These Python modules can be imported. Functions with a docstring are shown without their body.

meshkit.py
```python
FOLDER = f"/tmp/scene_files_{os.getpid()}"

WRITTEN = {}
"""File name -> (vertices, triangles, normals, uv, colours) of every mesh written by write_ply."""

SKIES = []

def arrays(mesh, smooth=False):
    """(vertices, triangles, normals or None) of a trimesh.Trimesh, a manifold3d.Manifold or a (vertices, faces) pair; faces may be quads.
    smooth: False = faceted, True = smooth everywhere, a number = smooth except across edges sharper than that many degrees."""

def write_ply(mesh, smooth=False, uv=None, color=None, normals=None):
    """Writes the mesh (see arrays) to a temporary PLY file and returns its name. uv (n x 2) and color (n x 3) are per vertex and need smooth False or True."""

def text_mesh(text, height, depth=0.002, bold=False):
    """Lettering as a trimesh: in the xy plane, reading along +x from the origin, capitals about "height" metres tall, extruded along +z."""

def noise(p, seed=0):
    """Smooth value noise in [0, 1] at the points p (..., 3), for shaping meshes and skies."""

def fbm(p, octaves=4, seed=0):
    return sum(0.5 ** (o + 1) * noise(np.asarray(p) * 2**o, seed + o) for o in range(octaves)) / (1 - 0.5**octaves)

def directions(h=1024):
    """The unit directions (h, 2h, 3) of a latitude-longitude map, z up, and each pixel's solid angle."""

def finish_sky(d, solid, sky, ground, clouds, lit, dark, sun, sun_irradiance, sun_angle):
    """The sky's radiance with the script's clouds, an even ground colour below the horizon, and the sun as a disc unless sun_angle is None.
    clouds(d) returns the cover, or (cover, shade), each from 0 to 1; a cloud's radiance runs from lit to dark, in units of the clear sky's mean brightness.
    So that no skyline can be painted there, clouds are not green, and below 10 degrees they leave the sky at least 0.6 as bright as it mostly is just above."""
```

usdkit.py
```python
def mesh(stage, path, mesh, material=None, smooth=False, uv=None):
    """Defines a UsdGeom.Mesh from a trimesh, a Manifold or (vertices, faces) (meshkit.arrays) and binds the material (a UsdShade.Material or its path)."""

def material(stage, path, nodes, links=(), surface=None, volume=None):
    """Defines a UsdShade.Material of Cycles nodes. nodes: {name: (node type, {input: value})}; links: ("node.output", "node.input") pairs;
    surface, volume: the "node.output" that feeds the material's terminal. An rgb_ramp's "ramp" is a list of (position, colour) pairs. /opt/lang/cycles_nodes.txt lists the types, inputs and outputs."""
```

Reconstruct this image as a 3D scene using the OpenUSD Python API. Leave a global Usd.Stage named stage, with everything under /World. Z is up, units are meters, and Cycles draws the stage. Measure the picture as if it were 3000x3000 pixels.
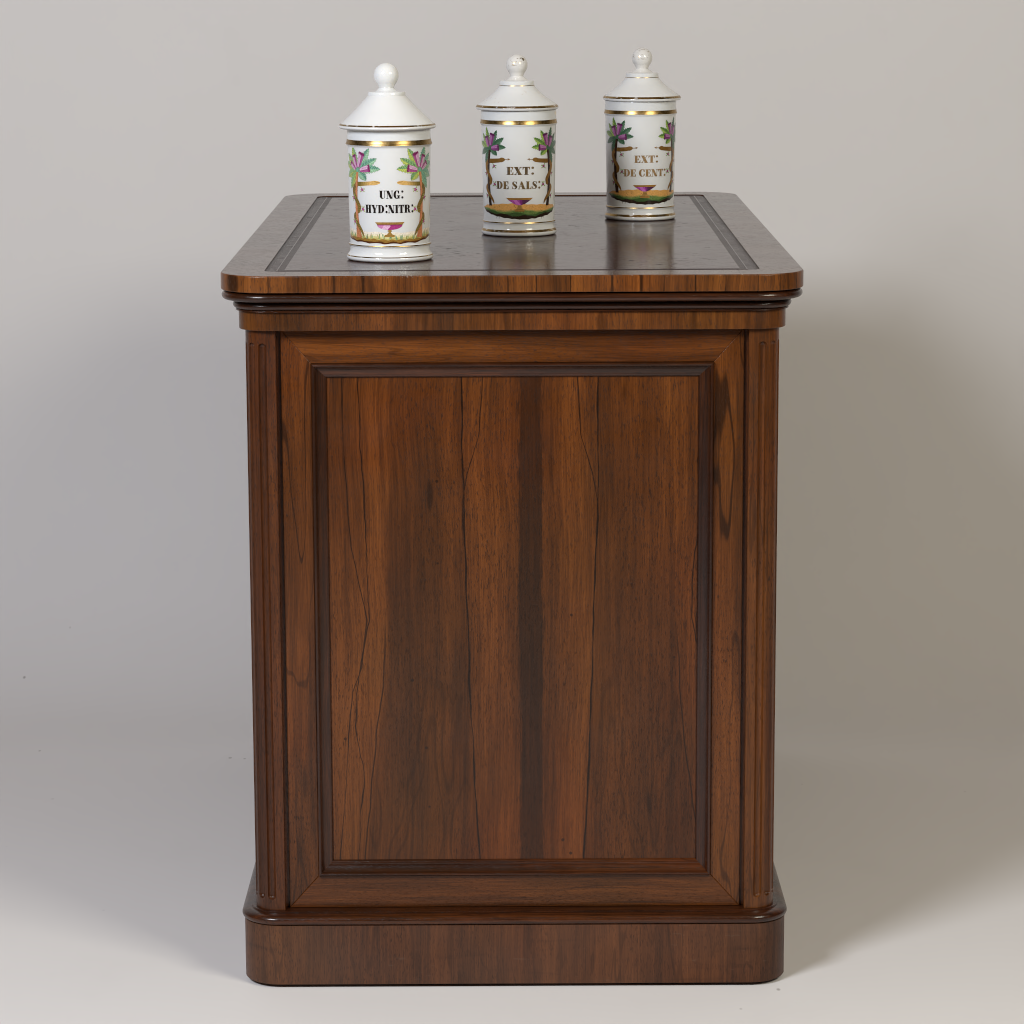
import math
import numpy as np
import trimesh
import usdkit
import meshkit
from pxr import Usd, UsdGeom, UsdLux, UsdShade, Gf, Sdf, Vt
from shapely.geometry import Polygon, MultiPolygon, Point, box, LineString
from shapely.ops import unary_union
from shapely import affinity

stage = Usd.Stage.CreateInMemory()
UsdGeom.SetStageUpAxis(stage, 'Z')
UsdGeom.Xform.Define(stage, '/World')
UsdGeom.Scope.Define(stage, '/World/Looks')
rng = np.random.default_rng(7)
PI = math.pi

# ------------------------------------------------------------------ camera
def look_camera():
    yaw, pitch, roll = np.radians([0.08, 10.33, -0.24])
    cy, sy, cp, sp = math.cos(yaw), math.sin(yaw), math.cos(pitch), math.sin(pitch)
    f = np.array([sy * cp, cy * cp, -sp]); r = np.array([cy, -sy, 0.0]); u = np.cross(r, f)
    r, u = math.cos(roll) * r + math.sin(roll) * u, math.cos(roll) * u - math.sin(roll) * r
    eye = np.array([-0.006, -3.406, 1.1697])
    c = UsdGeom.Camera.Define(stage, '/World/camera')
    c.AddTransformOp().Set(Gf.Matrix4d(*r, 0, *u, 0, *(-f), 0, *eye, 1))
    c.CreateHorizontalApertureAttr(36.0); c.CreateVerticalApertureAttr(36.0)
    c.CreateFocalLengthAttr(36.0 * 9254 / 3000)
    c.CreateClippingRangeAttr(Gf.Vec2f(0.05, 200))
    c.CreateExposureAttr(0.0)
look_camera()

# ------------------------------------------------------------------ light: two studio flashes in front, left and right, and the room's weak bounce
def aim(x, eye, target):
    eye, target = np.array(eye, float), np.array(target, float)
    b = eye - target; b /= np.linalg.norm(b)
    r = np.cross([0, 0, 1.0], b); r /= np.linalg.norm(r); u = np.cross(b, r)
    x.AddTransformOp().Set(Gf.Matrix4d(*r, 0, *u, 0, *b, 0, *eye, 1))

K_LEFT, K_RIGHT, K_TOP, K_ROOM = 35.4, 14.3, 0.16, 0.035
l = UsdLux.DiskLight.Define(stage, '/World/umbrella_lamp')
aim(l, (-1.35, -1.75, 2.00), (0.05, 0.45, 0.45)); l.CreateRadiusAttr(0.42)
l.CreateIntensityAttr(K_LEFT); l.CreateColorAttr(Gf.Vec3f(0.955, 0.992, 1.068))
l = UsdLux.RectLight.Define(stage, '/World/softbox_lamp')
aim(l, (1.42, -1.52, 1.92), (-0.05, 0.45, 0.45)); l.CreateWidthAttr(0.85); l.CreateHeightAttr(0.85)
l.CreateIntensityAttr(K_RIGHT); l.CreateColorAttr(Gf.Vec3f(1.09, 1.04, 0.88))
l = UsdLux.RectLight.Define(stage, '/World/ceiling_bounce')
aim(l, (0.0, -0.6, 3.6), (0.0, -0.595, 0.0)); l.CreateWidthAttr(3.0); l.CreateHeightAttr(3.0)
l.CreateIntensityAttr(K_TOP); l.CreateColorAttr(Gf.Vec3f(1.3, 0.8, 0.4))

# ------------------------------------------------------------------ node-graph helper
OUT = dict(math='value', noise_texture='fac', mix_color='result', rgb_ramp='color', map_range='result', geometry='position', separate_xyz='x',
           combine_xyz='vector', bump='normal', vector_math='vector', principled_bsdf='BSDF', voronoi_texture='distance', white_noise_texture='value',
           attribute='fac', mix_closure='closure', color='color', fresnel='fac', wave_texture='fac', background_shader='background')
class S:
    def __init__(s, g, node, out): s.g, s.node, s.out = g, node, out
    def o(s, out): return S(s.g, s.node, out)
    def _m(s, t, a, b=0.0): return s.g('math', math_type=t, value1=a, value2=b)
    def __add__(s, b): return s._m('add', s, b)
    __radd__ = __add__
    def __sub__(s, b): return s._m('subtract', s, b)
    def __rsub__(s, b): return s._m('subtract', b, s)
    def __mul__(s, b): return s._m('multiply', s, b)
    __rmul__ = __mul__
    def __truediv__(s, b): return s._m('divide', s, b)
    def abs(s): return s._m('absolute', s)
    def max(s, b): return s._m('maximum', s, b)
    def min(s, b): return s._m('minimum', s, b)
class G:
    def __init__(s): s.n, s.l, s.k = {}, [], 0
    def __call__(s, kind, **inp):
        s.k += 1; name = f'n{s.k}'; vals = {}
        for k, v in inp.items():
            if isinstance(v, S): s.l.append((f'{v.node}.{v.out}', f'{name}.{k}'))
            else: vals[k] = v
        s.n[name] = (kind, vals)
        return S(s, name, OUT.get(kind, 'value'))
    def pos(s):
        p = s('separate_xyz', vector=s('geometry'))
        return p.o('x'), p.o('y'), p.o('z')
    def vec(s, x, y, z): return s('combine_xyz', x=x, y=y, z=z)
    def noise(s, v, detail=2.0, rough=0.5, scale=1.0, dist=0.0): return s('noise_texture', dimensions='3D', vector=v, scale=scale, detail=detail, roughness=rough, distortion=dist)
    def step(s, v, a, b, c=0.0, d=1.0): return s('map_range', range_type='smoothstep', value=v, from_min=a, from_max=b, to_min=c, to_max=d)
    def lin(s, v, a, b, c=0.0, d=1.0): return s('map_range', range_type='linear', value=v, from_min=a, from_max=b, to_min=c, to_max=d, clamp=True)
    def mix(s, f, a, b, mode='mix'): return s('mix_color', blend_type=mode, fac=f, a=a, b=b)
    def ramp(s, f, stops): return s('rgb_ramp', fac=f, ramp=stops)
    def table(s, f, stops): return s('rgb_ramp', fac=f, ramp=[(p, (v, v, v)) for p, v in stops])
    def done(s, name, surf): return usdkit.material(stage, f'/World/Looks/{name}', s.n, s.l, surface=f'{surf.node}.{surf.out}')
def lin3(r, g, b):
    return tuple(float((c / 255 / 12.92) if c / 255 <= 0.04045 else ((c / 255 + 0.055) / 1.055) ** 2.4) for c in (r, g, b))

# room bounce: one even dim grey on all sides
g = G(); bg = g('background_shader', color=(1.0, 0.82, 0.66), strength=K_ROOM)
room_look = g.done('room_bounce', bg)
d = UsdLux.DomeLight.Define(stage, '/World/room_bounce')
UsdShade.MaterialBindingAPI.Apply(d.GetPrim()).Bind(room_look)

# ------------------------------------------------------------------ prim helpers
names = {}
def numbered(parent, name):
    k = names.get((parent, name), 0); names[(parent, name)] = k + 1
    return f'{parent}/{name}' + (f'_{k:03d}' if k else '')
def path_of(p): return '/World' if p is None else str(p.GetPath())
def part(name, mesh, mat, parent=None, smooth=30, label=None, paint=None):
    m = usdkit.mesh(stage, numbered(path_of(parent), name), mesh, mat, smooth=smooth)
    if paint is not None:
        UsdGeom.PrimvarsAPI(m).CreatePrimvar('paint', Sdf.ValueTypeNames.Color3fArray, 'vertex').Set(Vt.Vec3fArray.FromNumpy(np.asarray(paint, np.float32)))
    if label: m.GetPrim().SetCustomDataByKey('label', label)
    return m.GetPrim()
def thing(name, label, cat, group=None):
    p = UsdGeom.Xform.Define(stage, numbered('/World', name)).GetPrim()
    p.SetCustomDataByKey('label', label); p.SetCustomDataByKey('category', cat)
    if group: p.SetCustomDataByKey('group', group)
    return p

# ------------------------------------------------------------------ materials
H_TOP = 0.8092
def wood(name, axis, seed, hi, mid, lo, rough=0.3, vein=1.0, tone=(20, 1.6), strips=0.0, pores=0.7, special=None, coat=0.0, spec=0.34, vein_scale=(9, 1.0), dust=0.0, rvar=1.0, cellc=0.28, jointc=0.85, nicks=False):
    g = G(); x, y, z = g.pos()
    al, a, b = {'x': (x, z, y), 'y': (y, x, z), 'z': (z, x, y)}[axis]
    wob = (g.noise(g.vec(a * 6 + seed, b * 6, al * 4), 2) - 0.5) * 0.02
    a = a + wob
    V = lambda sa, sl, o: g.vec(a * sa + (seed * 1.37 + o), b * sa + o * 0.7, al * sl + (seed * 0.61 + o))
    n_tone = g.noise(V(tone[0], tone[1], 3.1), 4, 0.55)
    n_str = g.noise(V(260, 5, 7.7), 3, 0.65)
    n_fine = g.noise(V(900, 24, 1.9), 3, 0.65)
    n_por = g.noise(V(1150, 150, 5.3), 1.5, 0.5)
    n_den = g.noise(V(14, 4, 11.3), 2)
    t = g.lin(n_tone, 0.3, 0.7) * 0.46 + g.lin(n_str, 0.28, 0.72) * 0.28 + g.lin(n_fine, 0.32, 0.68) * 0.26
    joint = None
    if strips:
        w = x + y
        vo = g('voronoi_texture', dimensions='1D', feature='f1', w=w + seed, scale=strips, randomness=0.9)
        cell = g('separate_xyz', vector=vo.o('color')).o('x')
        ed = g('voronoi_texture', dimensions='1D', feature='distance_to_edge', w=w + seed, scale=strips, randomness=0.9)
        t = t * (1.0 - cellc) + cell * cellc
        joint = (1.0 - g.step(ed / g.lin(g.noise(g.vec(x * 40, y * 40, z * 30 + seed), 2), 0.35, 0.65, 0.02, 0.10), 0.3, 1.0)) * g.step(cell, 0.3, 0.6)
    if special: t, extra = special(g, x, z, t)
    else: extra = None
    col = g.ramp(t, [(0.0, lo), (0.28, tuple(0.55 * np.array(lo) + 0.45 * np.array(mid))), (0.5, mid), (0.8, hi), (1.0, tuple(1.15 * np.array(hi)))])
    # dark figure lines: thin contours of a stretched field
    fld = g.noise(V(vein_scale[0], vein_scale[1], 21.0), 3, 0.45)
    wid = g.lin(g.noise(V(5, 3, 31.0), 1), 0.35, 0.65, 0.002, 0.010)
    ln = (1.0 - g.step((fld - 0.47).abs() / wid, 0.4, 1.2)).max((1.0 - g.step((fld - 0.60).abs() / wid, 0.3, 0.9)) * 0.7)
    dark = ln * (0.75 * vein)
    if joint is not None: dark = dark.max(joint * jointc)
    if extra is not None: dark = dark.max(extra)
    por = g.step(n_por, 0.56, 0.66) * g.lin(n_den, 0.35, 0.6, 0.35, 1.0) * pores
    dark = g('math', math_type='maximum', value1=dark, value2=por, use_clamp=True)
    vcol = tuple(0.40 * np.array(lo))
    col = g.mix(dark, col, vcol)
    # slow variation towards red and towards olive
    hueN = g.noise(g.vec(x * 7 + seed, y * 7, z * 4), 2)
    col = g.mix(g.step(hueN, 0.5, 0.75) * 0.4, col, g.mix(1.0, col, (1.12, 0.84, 0.78), 'multiply'))
    col = g.mix(g.step(hueN, 0.5, 0.3) * 0.5, col, g.mix(1.0, col, (0.9, 1.0, 0.85), 'multiply'))
    if dust:
        sm = g.step(g.noise(g.vec(x * 7 + y * 7, 3.0, z * 75), 4, 0.6), 0.54, 0.70) * g.step(g.noise(g.vec(x * 9, y * 9, 1.0), 2), 0.42, 0.6)
        col = g.mix(sm * 0.55, col, g.mix(1.0, col, (0.45, 0.45, 0.48), 'multiply'))
        sl = g.step(g.noise(g.vec(x * 40 + z * 70, y * 40, z * 260), 3, 0.6), 0.66, 0.72)
        col = g.mix(sl * 0.10, col, (0.22, 0.17, 0.14))
    if dust: col = g.mix(g.lin(g.noise(g.vec(x * 5, y * 5, z * 5 + seed), 4), 0.35, 0.7) * dust, col, (0.13, 0.10, 0.085))
    if nicks:
        nk = g.step(g.noise(g.vec(x * 420, y * 420, z * 500), 3, 0.6), 0.60, 0.68) * g.step(g.noise(g.vec(x * 22, y * 22, 0.0), 2), 0.45, 0.6) * g.step(z, H_TOP - 0.0032, H_TOP - 0.0006)
        col = g.mix(nk * 0.75, col, (0.42, 0.36, 0.30))
    rr = g.lin(g.noise(g.vec(x * 26, y * 26, z * 26), 4), 0.3, 0.7, rough - 0.05 * rvar, rough + 0.07 * rvar) + por * 0.15
    bump = g('bump', height=n_fine * 0.3 - por, strength=0.22, distance=0.0006)
    p = g('principled_bsdf', base_color=col, roughness=rr, normal=bump, specular_ior_level=spec, coat_weight=coat, coat_roughness=0.12)
    return g.done(name, p)

HI, MID, LO = (0.166, 0.0500, 0.0094), (0.092, 0.0270, 0.0054), (0.019, 0.0074, 0.0030)

def panel_figure(g, x, z, t):
    """The book-matched figure of the big panel: a dark heart stripe, mirrored veins on both sides, darker flame-shaped fields."""
    s = x - 0.0195
    tz = (0.6944 - z) * (1 / 0.55)                                     # 0 at the panel's top, 1 at its foot
    w1 = g.noise(g.vec(z * 16, 0.0, s * 4), 3) - 0.5
    w2 = g.noise(g.vec(z * 9 + 40, 3.0, s * 6), 3) - 0.5
    u = s.abs()
    jit = g.noise(g.vec(x * 90, 0.0, z * 9), 2) - 0.5
    # heart stripe
    fine = g.noise(g.vec(x * 500, 0.0, z * 45), 2, 0.6) - 0.5
    heart = g.step(u + w2 * 0.005 + jit * 0.006 + fine * 0.012, 0.0108, 0.0150, 1.0, 0.0) * g.table(tz, [(0, 0.72), (0.35, 0.92), (0.6, 1.0), (0.85, 0.95), (1, 0.75)])
    heart = heart * g.lin(g.noise(g.vec(x * 330 + 7.0, 1.0, z * 9), 3, 0.65), 0.30, 0.62, 0.72, 1.0)
    halo = g.step(u + jit * 0.02, 0.016, 0.034, 0.35, 0.0)
    # flame-shaped darker fields between the inner vein and the outer edge
    cA = g.table(tz, [(0, 0.755), (0.2, 0.75), (0.5, 0.705), (0.8, 0.65), (1, 0.59)]) * 0.1 + w1 * 0.006
    cE = g.table(tz, [(0, 0.150), (0.3, 0.162), (0.5, 0.163), (0.64, 0.166), (0.85, 0.180), (1, 0.188)]) + w2 * 0.012
    inA = g.step(u - cA, -0.0005, 0.012) * g.step(cE - u + jit * 0.004, -0.001, 0.006)
    deep = g.table(tz, [(0, 0.45), (0.25, 0.75), (0.5, 0.8), (0.75, 1.0), (1, 0.7)])
    blot = g.lin(g.noise(g.vec(x * 26, 2.0, z * 7), 3, 0.55, dist=0.6), 0.35, 0.62)
    fl = inA * deep * (blot * 0.55 + 0.45)
    t = ((t - 0.5) * 0.95 + 0.52) * (1.0 - fl * 0.46) * (1.0 - heart * 0.94) * (1.0 - halo * 0.45)
    # mirrored vein lines
    def line(c, wd, k):
        wv = g.lin(g.noise(g.vec(z * 22 + k, k, s * 3), 2), 0.3, 0.7, wd * 0.35, wd * 1.5)
        return 1.0 - g.step((u - c).abs() / wv, 0.35, 1.0)
    e = line(cA, 0.0014, 3.0) * 0.95
    e = e.max(g.step(cA - u, 0.0, 0.0045, 0.0, 1.0) * 0.0 + g.step(u - cA, 0.007, 0.0, 0.0, 0.30) * g.step(u - cA, -0.0006, 0.0004))
    cB = g.table(tz, [(0, 0.189), (0.25, 0.186), (0.5, 0.180), (0.62, 0.192), (0.72, 0.197), (0.82, 0.189), (1, 0.196)]) + w1 * 0.012
    e = e.max(line(cB, 0.0010, 11.0) * 0.88)
    cC = g.table(tz, [(0, 0.207), (0.1, 0.207), (0.35, 0.200), (0.5, 0.184), (0.6, 0.19), (0.65, 0.2), (1, 0.215)]) + w2 * 0.010
    e = e.max(line(cC, 0.0009, 17.0) * 0.85)
    cD = g.table(tz, [(0, 0.052), (0.12, 0.057), (0.2, 0.070), (0.26, 0.076), (0.4, 0.073), (1, 0.066)]) + w2 * 0.010
    e = e.max(line(cD, 0.0009, 23.0) * 0.85 * g.step(tz, 0.36, 0.3))
    e = e.max((1.0 - g.step((u - cE).abs() / 0.0012, 0.3, 1.0)) * 0.8 * g.step(tz, 0.45, 0.6))
    # contour figure inside the flames
    fn = g.noise(g.vec(u * 26 + x * 3.0 + w1 * 0.3, 9.0, tz * 2.6), 1, 0.4)
    ct = (1.0 - g.step((fn - 0.5).abs(), 0.002, 0.022)).max(1.0 - g.step((fn - 0.6).abs(), 0.002, 0.020))
    e = e.max(ct * inA * g.step(tz, 0.45, 0.75) * 0.34)
    # a few ink-dark knots and pin marks
    kn = g.noise(g.vec(x * 30, 4.0, z * 8 + 5), 1)
    e = e.max(g.step(kn, 0.72, 0.76) * 0.65 * inA)
    vo = g('voronoi_texture', dimensions='3D', feature='f1', vector=g.vec(x * 26, 0.0, z * 26), scale=1.0)
    e = e.max(g.step(vo, 0.035, 0.06, 0.75, 0.0))
    return t, e

W_PANEL = wood('panel_rosewood', 'z', 2.0, HI, MID, LO, rough=0.23, vein=0.0, special=panel_figure, pores=0.6)
W_STILE = wood('stile_rosewood', 'z', 5.4, HI, MID, LO, rough=0.23, vein=0.9, vein_scale=(14, 1.3), tone=(26, 2.0))
W_STILE_B = wood('stile_rosewood_b', 'z', 41.7, HI, MID, LO, rough=0.23, vein=1.0, vein_scale=(13, 1.6), tone=(26, 2.0))
W_RAIL = wood('rail_rosewood', 'x', 8.8, HI, MID, LO, rough=0.23, vein=0.5, vein_scale=(16, 1.3), tone=(30, 2.0), pores=0.75)
W_RAIL_B = wood('lower_rail_rosewood', 'x', 28.8, HI, MID, LO, rough=0.23, vein=0.7, vein_scale=(16, 1.0), tone=(30, 2.0), pores=0.6)
DHI, DMID, DLO = (0.085, 0.0230, 0.0055), (0.031, 0.0090, 0.0031), (0.008, 0.0034, 0.0020)
W_COL = wood('column_rosewood', 'z', 12.2, (0.118, 0.0345, 0.0082), (0.066, 0.0190, 0.0056), (0.018, 0.0070, 0.0034), rough=0.3, vein=0.5, vein_scale=(20, 1.2))
W_COL_R = wood('column_rosewood_right', 'z', 63.1, (0.150, 0.0480, 0.0100), (0.088, 0.0280, 0.0065), (0.026, 0.0100, 0.0042), rough=0.3, vein=0.6, vein_scale=(24, 1.2))
W_MOULD_X = wood('moulding_rosewood', 'x', 15.1, DHI, DMID, DLO, rough=0.24, vein=0.5, vein_scale=(30, 2.0), pores=0.5, coat=0.3, spec=0.3)
W_MOULD_Z = wood('moulding_rosewood_upright', 'z', 17.3, DHI, DMID, DLO, rough=0.24, vein=0.5, vein_scale=(30, 2.0), pores=0.5, coat=0.3, spec=0.3)
W_EDGE = wood('edge_crossbanding', 'z', 19.6, (0.205, 0.0670, 0.0130), (0.115, 0.0365, 0.0080), (0.020, 0.0085, 0.0040), rough=0.27, vein=0.5, vein_scale=(34, 1.4), strips=30.0, tone=(40, 3), pores=0.65, cellc=0.22, jointc=0.8, nicks=True)
W_FRIEZE = wood('frieze_crossbanding', 'z', 23.9, (0.172, 0.0560, 0.0115), (0.098, 0.0310, 0.0072), (0.022, 0.0090, 0.0040), rough=0.27, vein=0.4, vein_scale=(24, 1.2), strips=11.0, tone=(26, 3), pores=0.6, cellc=0.14, jointc=0.45)
W_PLINTH = wood('plinth_crossbanding', 'z', 31.5, (0.140, 0.0480, 0.0165), (0.090, 0.0310, 0.0118), (0.030, 0.0120, 0.0064), rough=0.42, vein=0.5, vein_scale=(22, 2.6), strips=0, tone=(24, 3), pores=0.6, dust=0.16, spec=0.3)
W_SIDE = wood('side_rosewood', 'z', 35.5, HI, MID, LO, rough=0.36, vein=0.9)
THI, TMID, TLO = (0.090, 0.035, 0.0140), (0.066, 0.0255, 0.0105), (0.034, 0.0140, 0.0070)
W_TOP_X = wood('top_border_crossbanding', 'x', 44.0, THI, TMID, TLO, spec=0.29, rough=0.14, rvar=0.25, vein=0.5, vein_scale=(26, 2), pores=0.5)
W_TOP_Y = wood('top_border_crossbanding_front', 'y', 47.0, THI, TMID, TLO, spec=0.29, rough=0.14, rvar=0.25, vein=0.5, vein_scale=(26, 2), pores=0.5)

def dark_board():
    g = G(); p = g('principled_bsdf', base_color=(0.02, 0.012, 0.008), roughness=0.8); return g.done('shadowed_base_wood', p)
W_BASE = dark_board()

def leather(name, tooled):
    g = G(); x, y, z = g.pos()
    tone = g.noise(g.vec(x * 12, y * 12, 0.0), 5, 0.65)
    grain = g.noise(g.vec(x * 420, y * 420, 0.0), 3, 0.6)
    wear = g.noise(g.vec(x * 70, y * 110, 2.0), 4, 0.65)
    sc = g.noise(g.vec(x * 55 + y * 12, y * 120 - x * 18, 4.0), 3, 0.55)
    scuff = g.step(sc, 0.62, 0.68) * g.step(g.noise(g.vec(x * 9, y * 9, 7.0), 3), 0.47, 0.64)
    col = g.ramp(tone, [(0.25, (0.030, 0.0120, 0.0105)), (0.55, (0.044, 0.0180, 0.0155)), (0.8, (0.060, 0.0265, 0.0220))])
    col = g.mix(scuff * 0.85, col, (0.006, 0.005, 0.0045))
    h = grain * 0.5 + wear * 0.35 - scuff * 1.6
    rough = g.lin(tone, 0.3, 0.7, 0.10, 0.16) + scuff * 0.35 + g.lin(wear, 0.45, 0.7, 0.0, 0.04)
    spec = 0.09 - scuff * 0.08
    if tooled:
        al = g('attribute', attribute='along'); ac = g('attribute', attribute='across')
        ht = g('math', math_type='fraction', value1=al * (1 / tooled))
        hat = g.step((ht - 0.5).abs(), 0.16, 0.3)
        if tooled < 0.002: hat = hat * g.step((g('math', math_type='fraction', value1=ac * (1 / 0.0021)) - 0.5).abs(), 0.2, 0.4)
        hat = hat * g.lin(g.noise(g.vec(x * 60, y * 60, 1.0), 2), 0.35, 0.55)
        col = g.mix(1.0, col, (0.55, 0.55, 0.6), 'multiply')
        h = h + hat * 2.2
        rough = rough + 0.24 - hat * 0.16
        spec = 0.34
    bump = g('bump', height=h, strength=0.20, distance=0.0004)
    return g.done(name, g('principled_bsdf', base_color=col, roughness=rough, normal=bump, specular_ior_level=spec))
L_MAIN, L_BAND, L_GRID = leather('worn_leather', 0), leather('tooled_leather', 0.0042), leather('tooled_leather_grid', 0.0016)

def porcelain(name, stain=0.0, seed=0.0):
    g = G(); x, y, z = g.pos()
    n = g.noise(g.vec(x * 25 + seed, y * 25, z * 25), 4)
    col = g.ramp(n, [(0.3, (0.71, 0.71, 0.70)), (0.7, (0.745, 0.745, 0.735))])
    if stain:
        st = g.step(g.noise(g.vec(x * 160 + seed, y * 160, z * 200), 4, 0.65), 0.60, 0.72) * g.step(g.noise(g.vec(x * 30, y * 30 + seed, z * 30), 2), 0.42, 0.62)
        col = g.mix(st * stain, col, (0.42, 0.30, 0.19))
    bump = g('bump', height=g.noise(g.vec(x * 90, y * 90 + seed, z * 60), 2), strength=0.05, distance=0.0006)
    return g.done(name, g('principled_bsdf', base_color=col, roughness=0.07, normal=bump, specular_ior_level=0.5, subsurface_weight=0.15, subsurface_scale=0.002, subsurface_radius=(1, 0.8, 0.6)))
P_WHITE, P_STAIN, P_STAIN_B = porcelain('glazed_porcelain'), porcelain('stained_porcelain', 0.55, 3.0), porcelain('stained_porcelain_b', 0.4, 9.0)

def gilding(name, wear, seed, low=None, high=None):
    """Burnished gilding rubbed through to the porcelain; low, high: the heights between which it fades out downwards."""
    g = G(); x, y, z = g.pos()
    n = g.noise(g.vec(x * 140 + seed, y * 140, z * 320), 4, 0.7)
    keep = g.step(n, wear - 0.05, wear + 0.06)
    if low is not None: keep = keep * g.step(z, low, high)
    n2 = g.noise(g.vec(x * 300, y * 300 + seed, z * 300), 3, 0.6)
    gold = g('principled_bsdf', base_color=g.ramp(n2, [(0.3, (0.32, 0.205, 0.075)), (0.7, (0.42, 0.280, 0.112))]), metallic=1.0, roughness=g.lin(n2, 0.3, 0.7, 0.27, 0.36))
    white = g('principled_bsdf', base_color=(0.71, 0.69, 0.66), roughness=0.08)
    return g.done(name, g('mix_closure', fac=keep, closure1=white, closure2=gold))
GOLD = gilding('gilding', 0.02, 1.0)
GOLD_WORN = gilding('worn_gilding', 0.37, 4.0)

def painted():
    g = G(); c = g('attribute', attribute='paint').o('color')
    x, y, z = g.pos()
    n = g.noise(g.vec(x * 700, y * 700, z * 700), 2, 0.6)
    c = g.mix(1.0, c, g.ramp(n, [(0.3, (0.78, 0.78, 0.78)), (0.7, (1.15, 1.15, 1.15))]), 'multiply')
    return g.done('enamel_paint', g('principled_bsdf', base_color=c, roughness=0.12, specular_ior_level=0.5))
PAINT = painted()

def gold_paint():
    g = G(); c = g('attribute', attribute='paint').o('color'); x, y, z = g.pos()
    n = g.noise(g.vec(x * 260, y * 260, z * 260), 3, 0.65)
    c = g.mix(g.lin(n, 0.35, 0.65) * 0.55, c, g.mix(1.0, c, (0.55, 0.52, 0.46), 'multiply'))
    return g.done('gold_enamel', g('principled_bsdf', base_color=c, roughness=0.3, metallic=0.45))
GOLDPAINT = gold_paint()

def paper():
    g = G(); x, y, z = g.pos()
    n = g.noise(g.vec(x * 1.5, y * 1.5, z * 1.5), 4)
    col = g.ramp(n, [(0.3, (0.722, 0.698, 0.686)), (0.7, (0.748, 0.726, 0.714))])
    vo = g('voronoi_texture', dimensions='3D', feature='f1', vector=g.vec(x * 17, y * 9, z * 17), scale=1.0)
    sp = g.step(vo, 0.03, 0.06, 1.0, 0.0) * g.step(g.noise(g.vec(x * 6, y * 6, z * 6), 1), 0.5, 0.6) * g.step(z, 0.25, 0.05)
    col = g.mix(sp * 0.6, col, (0.22, 0.19, 0.17))
    scuffs = g.step(g.noise(g.vec(x * 5, y * 3, z * 5), 5, 0.6), 0.55, 0.75) * 0.06
    col = g.mix(scuffs, col, (0.5, 0.48, 0.46))
    return g.done('backdrop_paper', g('principled_bsdf', base_color=col, roughness=0.75, specular_ior_level=0.2))
PAPER = paper()

# ------------------------------------------------------------------ the setting: a seamless studio sweep
def backdrop():
    y0, length, top = 1.16, 0.72, 6.0
    prof = [(-6.0, 0.0), (-2.0, 0.0), (0.0, 0.0), (y0, 0.0)]
    n = 48; yy, zz = y0, 0.0
    for k in range(n):                                                   # the paper's bend tightens and eases gradually
        q = (k + 0.5) / n; a = PI / 2 * (q * q * (3 - 2 * q))
        yy += length / n * math.cos(a); zz += length / n * math.sin(a); prof.append((yy, zz))
    prof += [(yy, 1.0), (yy, 2.5), (yy, top)]
    xs = np.linspace(-5, 5, 21); v = []; f = []
    for (yy, zz) in prof:
        for x in xs: v.append((x, yy, zz))
    n = len(xs)
    for i in range(len(prof) - 1):
        for j in range(n - 1):
            a = i * n + j; f.append((a, a + 1, a + n + 1, a + n))
    p = part('backdrop', (v, f), PAPER, smooth=True)
    p.SetCustomDataByKey('kind', 'structure'); p.SetCustomDataByKey('label', 'pale grey seamless paper backdrop curving from floor up behind the desk'); p.SetCustomDataByKey('category', 'backdrop')
backdrop()

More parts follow.
